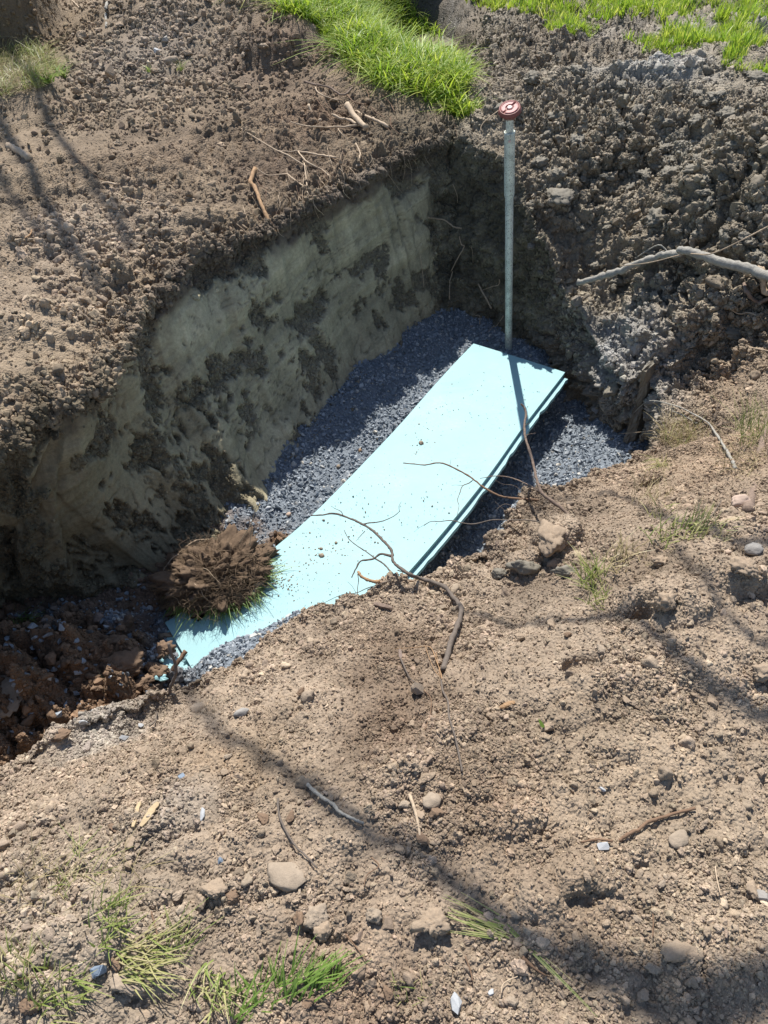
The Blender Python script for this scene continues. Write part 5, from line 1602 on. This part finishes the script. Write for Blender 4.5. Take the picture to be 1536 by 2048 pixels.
# upright slab of clay standing at the right end of the pit
def clay_slab():
    pts2 = [(1262, 884), (1290, 740)]
    n = 15
    vv, ff = [], []
    z0 = -1.2
    # pixel outline of the thin face: left boundary and right boundary from foot to top
    rows = [((1246, 884), (1268, 884)), ((1252, 862), (1276, 864)), ((1258, 840), (1282, 840)), ((1268, 812), (1287, 812)), ((1274, 790), (1291, 790)), ((1279, 765), (1293, 765)), ((1284, 742), (1294, 742))]
    ztop = [-1.00, -.95, -.89, -.82, -.75, -.68, -.60]
    org = P(1258, 884, -1.12)
    rs = random.Random(3)
    for (l_, r__), z_ in zip(rows, ztop):
        a_, b_ = P(*l_, z_), P(*r__, z_)
        for q, back in ((a_, 0), (b_, 0), (b_, 1), (a_, 1)):
            w_ = q.copy()
            if back: w_[:2] += np.array([.10, .10])
            w_ += np.array([rs.uniform(-.006, .006) for _ in range(3)])
            vv.append(w_ - org)
    m = 4
    for k in range(len(rows) - 1):
        for i in range(m):
            j = (i + 1) % m
            ff.append((k * m + i, k * m + j, (k + 1) * m + j, (k + 1) * m + i))
    ff += [(3, 2, 1, 0), tuple((len(rows) - 1) * m + i for i in range(4))]
    o = mesh_obj('clay_slab', vv, ff, M_CLAYCLOD, smooth=False)
    o.location = tuple(org)
    bm = bmesh.new(); bm.from_mesh(o.data)
    bmesh.ops.recalc_face_normals(bm, faces=bm.faces)
    bmesh.ops.subdivide_edges(bm, edges=bm.edges, cuts=4, use_grid_fill=True)
    co = np.array([v.co for v in bm.verts])
    dn = .007 * fbm(co * np.array([1, 1, .35]), 60, 3, .6, 8)
    for v_, d__ in zip(bm.verts, dn): v_.co += v_.normal * float(d__)
    bm.to_mesh(o.data); bm.free()
    tag(o, 'thin upright slab of grey clay standing at the right end of the pit', 'clay slab')
clay_slab()

# ------------------------------------------------------------------ grass
def blades_mesh(name, nb, length, spread, lean=(0, 0), width=.0035, mat=None, droop=.5, seed=0, seg=4, base_r=.03, flat=False):
    rs = random.Random(seed)
    vv, ff, tone = [], [], []
    for b in range(nb):
        a_ = rs.uniform(0, 2 * math.pi); r_ = base_r * math.sqrt(rs.random())
        x0, y0 = r_ * math.cos(a_), r_ * math.sin(a_)
        L = length * rs.uniform(.45, 1.15)
        da = rs.uniform(0, 2 * math.pi)
        sp = spread * rs.uniform(.2, 1)
        dx, dy = math.cos(da) * sp + lean[0], math.sin(da) * sp + lean[1]
        w_ = width * rs.uniform(.6, 1.2)
        sd = Vector((-dy, dx, 0)); sd = sd.normalized() if sd.length > 1e-6 else Vector((1, 0, 0))
        i0 = len(vv)
        dr = droop * rs.uniform(.5, 1.4)
        t_ = rs.random()
        for k in range(seg + 1):
            f_ = k / seg
            hor = f_ * (1 + dr * f_)
            x, y = x0 + dx * L * hor, y0 + dy * L * hor
            z_ = L * (f_ - dr * .45 * f_ * f_ * min(1.6, (abs(dx) + abs(dy)) + .3))
            if flat: z_ = max(.003, z_ * .25)
            ww = w_ * (1 - f_ ** 1.8) + .0003
            vv.append((x - sd.x * ww, y - sd.y * ww, z_)); vv.append((x + sd.x * ww, y + sd.y * ww, z_))
            tone += [min(1, max(0, t_ * .8 + f_ * .25))] * 2
        for k in range(seg):
            ff.append((i0 + 2 * k, i0 + 2 * k + 1, i0 + 2 * k + 3, i0 + 2 * k + 2))
    me = bpy.data.meshes.new(name)
    me.from_pydata(vv, [], ff)
    at = me.attributes.new('tone', 'FLOAT', 'POINT'); at.data.foreach_set('value', tone)
    me.polygons.foreach_set('use_smooth', [True] * len(me.polygons))
    me.materials.append(mat)
    return me
COLL_GR = hidden_collection('grass_clump', [blades_mesh('grass_clump', 22, .105 + .012 * s, .9, (.18 - .08 * s, -.2 + .05 * s), .0026 + .0004 * s, M_GRASS, 1.0, s, base_r=.06) for s in range(7)])
COLL_GS = hidden_collection('short_grass_clump', [blades_mesh('grass_clump', 16, .10, .6, (0, -.05), .0035, M_GRASS, .6, 30 + s, base_r=.03) for s in range(5)])

def grass_on(name, label, mask, n, coll, s0, s1):
    pt, nn, cc, _, _ = sample_grid(V2, COL4, mask * 1.0, n)
    rot = np.zeros((n, 3)); rot[:, 2] = rng.uniform(-2.2, 2.2, n); rot[:, 0] = rng.uniform(-.2, .2, n)
    sc = rng.uniform(s0, s1, (n, 1)) * np.ones((1, 3))
    o = scatter(name, pt - np.array([0, 0, .01]), rot, sc, cc, coll)
    return tag(o, label, 'grass', kind='stuff')
nb_ = fbm(Xn, 3.5, 3, .6, 120)
grass_on('grass', 'long bright green grass on the bank at the top of the picture', in_bank * 1.0, 5200, COLL_GR, .55, 1.25)
patchy = in_top * sstep(-.25, .35, nb_ + 0.5 * sstep(90, 0, PY2))
grass_on('grass', 'patchy green grass along the top right edge', patchy, 3400, COLL_GS, .6, 1.4)
edge_m = inpoly(PX2, PY2, [(1080, 30), (1540, 60), (1540, 150), (1400, 135), (1280, 100), (1100, 70)]) * (TV > 1) * sstep(0, .5, nb_)
grass_on('grass', 'sparse tufts of grass in wet grey mud at the top right', edge_m, 350, COLL_GS, .5, 1.1)
dark_m = inpoly(PX2, PY2, [(-100, 80), (60, 90), (110, 130), (80, 180), (-100, 210)]) * (TV > 1) * 1.0
COLL_DRY = hidden_collection('dry_grass_clump', [blades_mesh('grass_clump', 20, .10, .9, (.2, -.3), .0016, M_STRAW if s % 2 else M_WEAKGRASS, .9, 60 + s, base_r=.05) for s in range(5)])
grass_on('grass', 'tangled dry grass on the shaded earth at the top left corner', dark_m, 260, COLL_DRY, .8, 1.5)
root_m = (rimL * sstep(9, 14, np.repeat(uu[None, :], V.shape[0], 0)) + .2 * upl * np.exp(-(((V2 - hit(640, 250, BV)) ** 2).sum(-1)) / .4 ** 2)) * win

def tuft(label, px, py, nbl, length, spread, lean, mat, seed, width=.0022, base_r=.02, cat='grass tuft', flat=False, droop=.6, h=0, group=None):
    c_, n_ = surf(px, py)
    if py > 1700: length, nbl, spread = length * .72, int(nbl * .8), spread * 1.3
    if width < .004: nbl, width = int(nbl * 1.7), width * .68
    me = blades_mesh('grass_tuft', nbl, length, spread, lean, width, mat, droop, seed, base_r=base_r * 1.5, flat=flat, seg=5)
    o = bpy.data.objects.new('grass_tuft', me); C.objects.link(o)
    o.location = tuple(c_ + np.array([0, 0, h]))
    return tag(o, label, cat, group)
T = tuft
T('dense green tuft with yellow blades left of the bare patch, lower left', 212, 1852, 46, .075, .55, (.3, .1), M_WEAKGRASS, 1, base_r=.03)
T('wide green tuft spreading to the right next to the blue grey stone', 270, 1918, 60, .085, .45, (.75, -.15), M_WEAKGRASS, 2, base_r=.03)
T('thin yellow tuft standing right of the wide green tuft', 352, 1890, 26, .07, .5, (.35, .4), M_WEAKGRASS, 3, base_r=.02, width=.0012)
T('dark green drooping tuft near the bottom edge', 422, 1975, 34, .07, .6, (.2, -.4), M_WEAKGRASS, 4, base_r=.03)
T('upright broad green blades at the bottom edge', 488, 2012, 22, .085, .5, (.15, .3), M_LEAF, 5, width=.003)
T('short green blades left of the tall green blades at the bottom', 535, 1990, 20, .06, .45, (.3, .3), M_LEAF, 6)
T('tall bright green blades at the bottom left of centre', 598, 1985, 30, .10, .45, (.4, .35), M_LEAF, 7, width=.0028)
T('bright green blades furthest right at the bottom', 650, 1965, 22, .075, .4, (.4, .4), M_LEAF, 8, width=.0024)
T('green tuft cut by the left edge near the bottom', 12, 1955, 40, .08, .4, (.1, .2), M_WEAKGRASS, 9, base_r=.035)
T('thin green tuft second from the left edge', 78, 1960, 26, .075, .4, (-.05, .3), M_WEAKGRASS, 10, base_r=.03)
T('yellow green tuft lying below the blue grey stone on its left', 120, 1992, 44, .07, .5, (.5, .0), M_WEAKGRASS, 11, base_r=.03)
T('dry wispy tuft by the left edge above the green ones', 75, 1775, 40, .085, .8, (.3, .1), M_STRAW, 12, base_r=.04, width=.0011)
T('dry wispy tuft with a few green blades left of the buried clods', 150, 1760, 34, .07, .9, (.2, .3), M_WEAKGRASS, 13, base_r=.04, width=.0011)
T('pale straw wisps above the dense green tuft', 235, 1775, 24, .07, .9, (.1, .2), M_STRAW, 14, base_r=.04, width=.0009)
T('flattened yellow straw blades across the edge of the broad shadow', 1000, 1858, 28, .10, .15, (-.8, .3), M_WEAKGRASS, 15, base_r=.015, flat=True, width=.0014)
T('single bent yellow blade trailing from the flattened straw', 1015, 1858, 4, .16, .08, (.65, -.75), M_WEAKGRASS, 16, base_r=.006, flat=True, width=.0014)
T('faint small green tuft near the bottom in the middle', 825, 1990, 14, .04, .6, (0, .2), M_WEAKGRASS, 17, width=.001)
T('green weedy tuft with clover leaf right of the dark lumps', 1190, 1165, 40, .075, .7, (-.1, .3), M_WEAKGRASS, 18, base_r=.03)
T('small green tuft in the shadow below the weedy tuft', 1198, 1205, 24, .05, .7, (0, .2), M_WEAKGRASS, 19, base_r=.025)
T('green and straw tuft between the weedy tuft and the green row', 1248, 1125, 40, .055, .9, (.1, .1), M_STRAW, 20, base_r=.04)
T('low bright green tuft in the row above the shadow arc', 1345, 1078, 44, .05, .8, (.2, .0), M_WEAKGRASS, 21, base_r=.045)
T('bright green tuft at the right end of the row', 1410, 1065, 50, .065, .7, (.2, .1), M_WEAKGRASS, 22, base_r=.045)
T('bushy dry turf clump with brown and green blades beside the hollow', 1372, 880, 160, .09, .8, (-.1, .1), M_STRAW, 23, base_r=.075, width=.0012)
T('green blades mixed through the bushy dry turf clump', 1375, 885, 50, .08, .8, (0, .1), M_WEAKGRASS, 24, base_r=.07, width=.0013)
T('long pale grass beneath the branch at the right edge', 1518, 880, 70, .13, .55, (-.1, .2), M_WEAKGRASS, 25, base_r=.06, width=.0014)
T('flat pale grass in front of the branch at the right edge', 1500, 925, 50, .10, .9, (-.2, -.1), M_STRAW, 26, base_r=.07, width=.0012)
T('drooping straw blades above a dark hole left of the dry turf', 1325, 930, 40, .08, .5, (-.4, -.4), M_WEAKGRASS, 27, base_r=.02, width=.0012)
T('thin straw wisps on the slope left of the rounded pebble', 1300, 1005, 30, .09, .8, (.2, .4), M_STRAW, 28, base_r=.05, width=.001)
T('tiny green tuft in the straw wisps', 1325, 1030, 18, .04, .8, (0, .1), M_WEAKGRASS, 29, base_r=.03)
T('shaded dark green tuft at the left edge of the trench floor', 40, 1250, 60, .11, .5, (.35, -.2), M_LEAF, 30, base_r=.035)
T('small bright tuft on the reddish trench floor', 206, 1366, 16, .05, .5, (0, .3), M_WEAKGRASS, 31, base_r=.01)
T('leafy green weed at the edge of the shaded earth, upper left', 95, 165, 30, .11, .8, (.2, -.1), M_LEAF, 32, base_r=.03, width=.010)
T('leafy green weed beside it, nearer the bare bank', 122, 155, 26, .10, .8, (.3, 0), M_LEAF, 33, base_r=.03, width=.010)
T('scrap of green weed on the earth heap at the top', 300, 145, 12, .06, .8, (0, 0), M_LEAF, 34, width=.005)
T('weak green weed below the earth heap at the top', 362, 140, 16, .08, .8, (.2, 0), M_WEAKGRASS, 35, width=.003)
T('isolated green tuft at the edge of the top right mud', 1145, 48, 40, .13, .5, (0, 0), M_GRASS, 36, base_r=.04, width=.004)

# ------------------------------------------------------------------ turf clod with roots, upside down on the board
def turf_clod():
    c_ = P(430, 1160, -1.02)
    root = empty('turf_clod', (c_[0], c_[1], -1.06))
    tag(root, 'shaggy upturned clod of turf full of brown roots resting on the foam board', 'turf clod')
    rx, ry, rz = .25, .185, .15
    bm = bmesh.new()
    bmesh.ops.create_icosphere(bm, subdivisions=6, radius=1)
    co = np.array([v.co for v in bm.verts])
    r_ = 1 + .20 * fbm(co, 1.7, 2, .5, 5) + .26 * fbm(co, 3.2, 4, .6, 6, billow=True) + .07 * fbm(co, 18, 2, .6, 7, billow=True)
    co2 = co * r_[:, None] * np.array([rx, ry, rz])
    co2[:, 2] = np.maximum(co2[:, 2], -.02) + .055
    for v_, q in zip(bm.verts, co2): v_.co = q
    me = bpy.data.meshes.new('soil'); bm.to_mesh(me); bm.free()
    me.polygons.foreach_set('use_smooth', [True] * len(me.polygons)); me.materials.append(M_DARKTURF)
    o = bpy.data.objects.new('soil', me); C.objects.link(o); o.parent = root
    # mat of fine roots
    rs = random.Random(9)
    vv, ff = [], []
    def hair(pts, r0):
        i0 = len(vv)
        n = len(pts)
        for k, q in enumerate(pts):
            t_ = pts[min(k + 1, n - 1)] - pts[max(k - 1, 0)]; t_ /= np.linalg.norm(t_) + 1e-9
            a_ = np.cross(t_, [.3, .5, .8]); a_ /= np.linalg.norm(a_) + 1e-9; b_ = np.cross(t_, a_)
            rr = r0 * (1 - .6 * k / n)
            for s_ in range(3):
                an = s_ * 2.094
                vv.append(q + rr * (math.cos(an) * a_ + math.sin(an) * b_))
        for k in range(n - 1):
            for s_ in range(3):
                j = (s_ + 1) % 3
                ff.append((i0 + k * 3 + s_, i0 + k * 3 + j, i0 + (k + 1) * 3 + j, i0 + (k + 1) * 3 + s_))
    def surfp(d):
        d = d / np.linalg.norm(d)
        q = d * np.array([rx, ry, rz]) * 1.02
        q[2] = max(q[2], -.02) + .055
        return q
    for k in range(1500):
        d = np.array([rs.gauss(0, 1), rs.gauss(0, 1) - .3, rs.gauss(0, 1) * .8 + .3]); d /= np.linalg.norm(d)
        step = np.array([rs.gauss(0, 1) for _ in range(3)]); step -= d * (step @ d)
        step[1] -= .6 * abs(rs.gauss(0, 1)); step /= np.linalg.norm(step) + 1e-9
        ln = rs.uniform(.15, .55)
        lift = 1.0
        pts_ = []
        n = 6
        fly = rs.random() < .45
        for i in range(n):
            f_ = i / (n - 1)
            dd = d + step * ln * f_ + np.array([rs.gauss(0, .04) for _ in range(3)])
            q = surfp(dd)
            off = (rs.uniform(-.012, .004) + (rs.uniform(.02, .09) * f_ ** 1.5 if fly else .004 * rs.random()))
            q = q + (dd / np.linalg.norm(dd)) * off
            pts_.append(q)
        hair(pts_, rs.choice([.0005, .0006, .0008, .0012]))
    o = mesh_obj('root_mat', vv, ff, M_BROWNROOT2, root); o['kind'] = 'stuff'
    # a few thick pale roots
    for k, (d0, d1, r0) in enumerate([((-.9, -.2, .6), (-.6, .3, .9), .0018), ((-.5, .7, .7), (-.1, .95, .5), .0025), ((-.2, -.6, .8), (.0, -.9, .4), .0015), ((-1, -.1, .1), (-1.1, -.35, -.1), .0018), ((.3, .8, .7), (.75, .85, .5), .002), ((.0, -.3, 1), (.25, -.7, .7), .0012), ((-.6, -.5, .6), (-.5, -1, .1), .0014)]):
        d0, d1 = np.array(d0), np.array(d1)
        pts_ = [surfp(d0 + (d1 - d0) * f_) + np.array([rs.gauss(0, .004), rs.gauss(0, .004), .006 + .012 * math.sin(f_ * 3.1)]) for f_ in np.linspace(0, 1, 6)]
        me = tube_mesh('root', pts_, [r0] * 6, M_ROOT, seg=6, sub=3, seed=k)
        o = bpy.data.objects.new('root', me); C.objects.link(o); o.parent = root
    # fringe of grass squeezed out beneath
    vv2, ff2, tn = [], [], []
    for k in range(240):
        a_ = rs.gauss(rs.choice([-2.1, -1.5, -1.2, -.6, -.1, .2]), .16)
        q0 = np.array([math.cos(a_) * rx * .95, math.sin(a_) * ry * .95, .045 + rs.uniform(0, .03)])
        out_ = np.array([math.cos(a_) + rs.gauss(0, .5), math.sin(a_) + rs.gauss(0, .5), rs.uniform(-.1, .5)])
        L = rs.uniform(.025, .085); i0 = len(vv2)
        sd = np.array([-out_[1], out_[0], 0]); sd /= np.linalg.norm(sd) + 1e-9
        t_ = rs.random()
        for i in range(5):
            f_ = i / 4
            q = q0 + out_ * L * f_ - np.array([0, 0, .05]) * f_ * f_ * rs.uniform(.3, 1)
            q[2] = max(q[2], .045)
            w_ = .0016 * (1 - f_ ** 2) + .0002
            vv2 += [q - sd * w_, q + sd * w_]; tn += [t_, t_]
        for i in range(4): ff2.append((i0 + 2 * i, i0 + 2 * i + 1, i0 + 2 * i + 3, i0 + 2 * i + 2))
    o = mesh_obj('grass_fringe', vv2, ff2, M_LEAF, root); o['kind'] = 'stuff'
    at = o.data.attributes.new('tone', 'FLOAT', 'POINT'); at.data.foreach_set('value', tn)
M_DARKTURF = rock_mat('turf_soil', (0.125, 0.085, 0.055), 0.45, 0.95, 45, .006)
M_BROWNROOT2 = rock_mat('turf_roots', (0.19, 0.135, 0.088), 0.3, 0.85, 40, .0005)
turf_clod()

# ------------------------------------------------------------------ culvert and puddle
def culvert():
    c_ = P(818, -6, -.12)
    root = empty('culvert_pipe', (c_[0], c_[1], -.22))
    tag(root, 'old concrete culvert pipe with a dark mouth behind the grass bank', 'culvert')
    ro, ri, L = .34, .29, 1.6
    seg = 40
    vv, ff = [], []
    for (rr, y) in ((ri, L), (ri, 0.02), (ri + .008, 0), (ro - .008, 0), (ro, .02), (ro, L)):
        for k in range(seg):
            a_ = 2 * math.pi * k / seg
            vv.append((rr * math.cos(a_), y, rr * math.sin(a_) + .1))
    for i in range(5):
        for k in range(seg):
            j = (k + 1) % seg
            ff.append((i * seg + k, i * seg + j, (i + 1) * seg + j, (i + 1) * seg + k))
    o = mesh_obj('barrel', vv, ff, M_CONC, root)
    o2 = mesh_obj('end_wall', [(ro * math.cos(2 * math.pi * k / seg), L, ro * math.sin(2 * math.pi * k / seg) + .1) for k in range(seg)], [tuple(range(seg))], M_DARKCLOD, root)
    root.rotation_euler = (0, 0, math.radians(-12))
culvert()
m, nt, bs = new_mat('muddy_water')
bs.inputs['Base Color'].default_value = (0.16, 0.14, 0.105, 1)
bs.inputs['Roughness'].default_value = 0.08
pc, _ = surf(895, 72)
vv = []
for k in range(36):
    a_ = 2 * math.pi * k / 36
    rr = 1 + .18 * math.sin(3 * a_ + 1) + .08 * math.sin(7 * a_)
    vv.append((.36 * rr * math.cos(a_), .22 * rr * math.sin(a_), 0))
pud = mesh_obj('puddle', vv, [tuple(range(36))], m)
pud.location = (pc[0], pc[1], pc[2] - .005)
tag(pud, kind='structure')

# ------------------------------------------------------------------ trees out of frame whose bare limbs shade the ground
def limb_from_shadow(pts, tdist, extra=None):
    out = []
    for (x, y) in pts:
        g_ = surf(x, y)[0]
        out.append(g_ + SUNV * tdist)
    return out
def tree(label, trunk_base, limbs, mat):
    root = empty('tree', trunk_base)
    tag(root, label, 'tree')
    tb = np.array(trunk_base, float)
    tp = [tb + np.array([0, 0, -.3]), tb + np.array([.05, .05, 1.2]), tb + np.array([-.05, .1, 2.8]), tb + np.array([.05, 0, 4.6]), tb + np.array([0, .1, 6.5])]
    me = tube_mesh('trunk', [q - tb for q in tp], [.24, .2, .17, .13, .05], mat, seg=14, sub=6, wob=.05, knob=.05)
    o = bpy.data.objects.new('trunk', me); C.objects.link(o); o.parent = root
    for k, (pts_, r0, r1_, hz) in enumerate(limbs):
        start = tb + np.array([0, 0, hz])
        pl = [pts_[0] + (start - pts_[0]) * q for q in (1, .62, .38, .22, .12, .06, .025)] + list(pts_)
        n = len(pl)
        me = tube_mesh('limb', [q - tb for q in pl], [r0 + (r1_ - r0) * max(0, i - 4) / (n - 5) for i in range(n)], mat, seg=9, sub=5, wob=.12, knob=.12, seed=k)
        o = bpy.data.objects.new('limb', me); C.objects.link(o); o.parent = root
    return root
LS = limb_from_shadow
a1 = LS([(1420, 2046), (1330, 2030), (1200, 1950), (1060, 1872), (940, 1790), (830, 1708), (710, 1640), (600, 1560), (500, 1492), (420, 1440), (350, 1372)], 5.6)
a1b = LS([(1536, 1990), (1420, 1960), (1300, 1930), (1180, 1910), (1080, 1870)], 4.7)
b1 = LS([(1536, 1435), (1450, 1385), (1370, 1320), (1310, 1270), (1240, 1225), (1150, 1240), (1050, 1250), (980, 1238), (905, 1222)], 4.2)
c1 = LS([(1536, 1290), (1475, 1250), (1430, 1190), (1390, 1140), (1345, 1102)], 4.3)
d1 = LS([(1480, 1085), (1400, 1062), (1330, 1035), (1270, 1005), (1200, 985), (1120, 1000), (1050, 1035)], 4.0)
tree('bare tree standing beyond the right edge whose limbs shade the near bank', (5.2, 4.4, -.05),
     [(a1, .038, .013, 3.9), (a1b, .016, .010, 4.0), (b1, .022, .010, 3.4), (c1, .018, .009, 3.3), (d1, .018, .007, 3.2)], M_LOGBARK)
e1 = LS([(-70, 120), (-20, 200), (40, 310), (80, 380), (120, 450), (165, 525), (200, 580)], 6.0)
e2 = LS([(10, 60), (70, 170), (140, 300), (190, 370), (235, 440), (260, 500)], 6.5)
e3 = LS([(-110, 220), (-50, 310), (15, 385), (60, 440), (110, 520)], 6.0)
g1 = LS([(-60, 40), (-10, 60), (30, 80), (60, 120)], 3.0)
tree('bare tree standing beyond the left edge whose limbs stripe the upper bank', (-5.6, 7.5, 0),
     [(e1, .05, .020, 4.4), (e2, .04, .017, 4.6), (e3, .035, .017, 4.3)], M_LOGBARK)
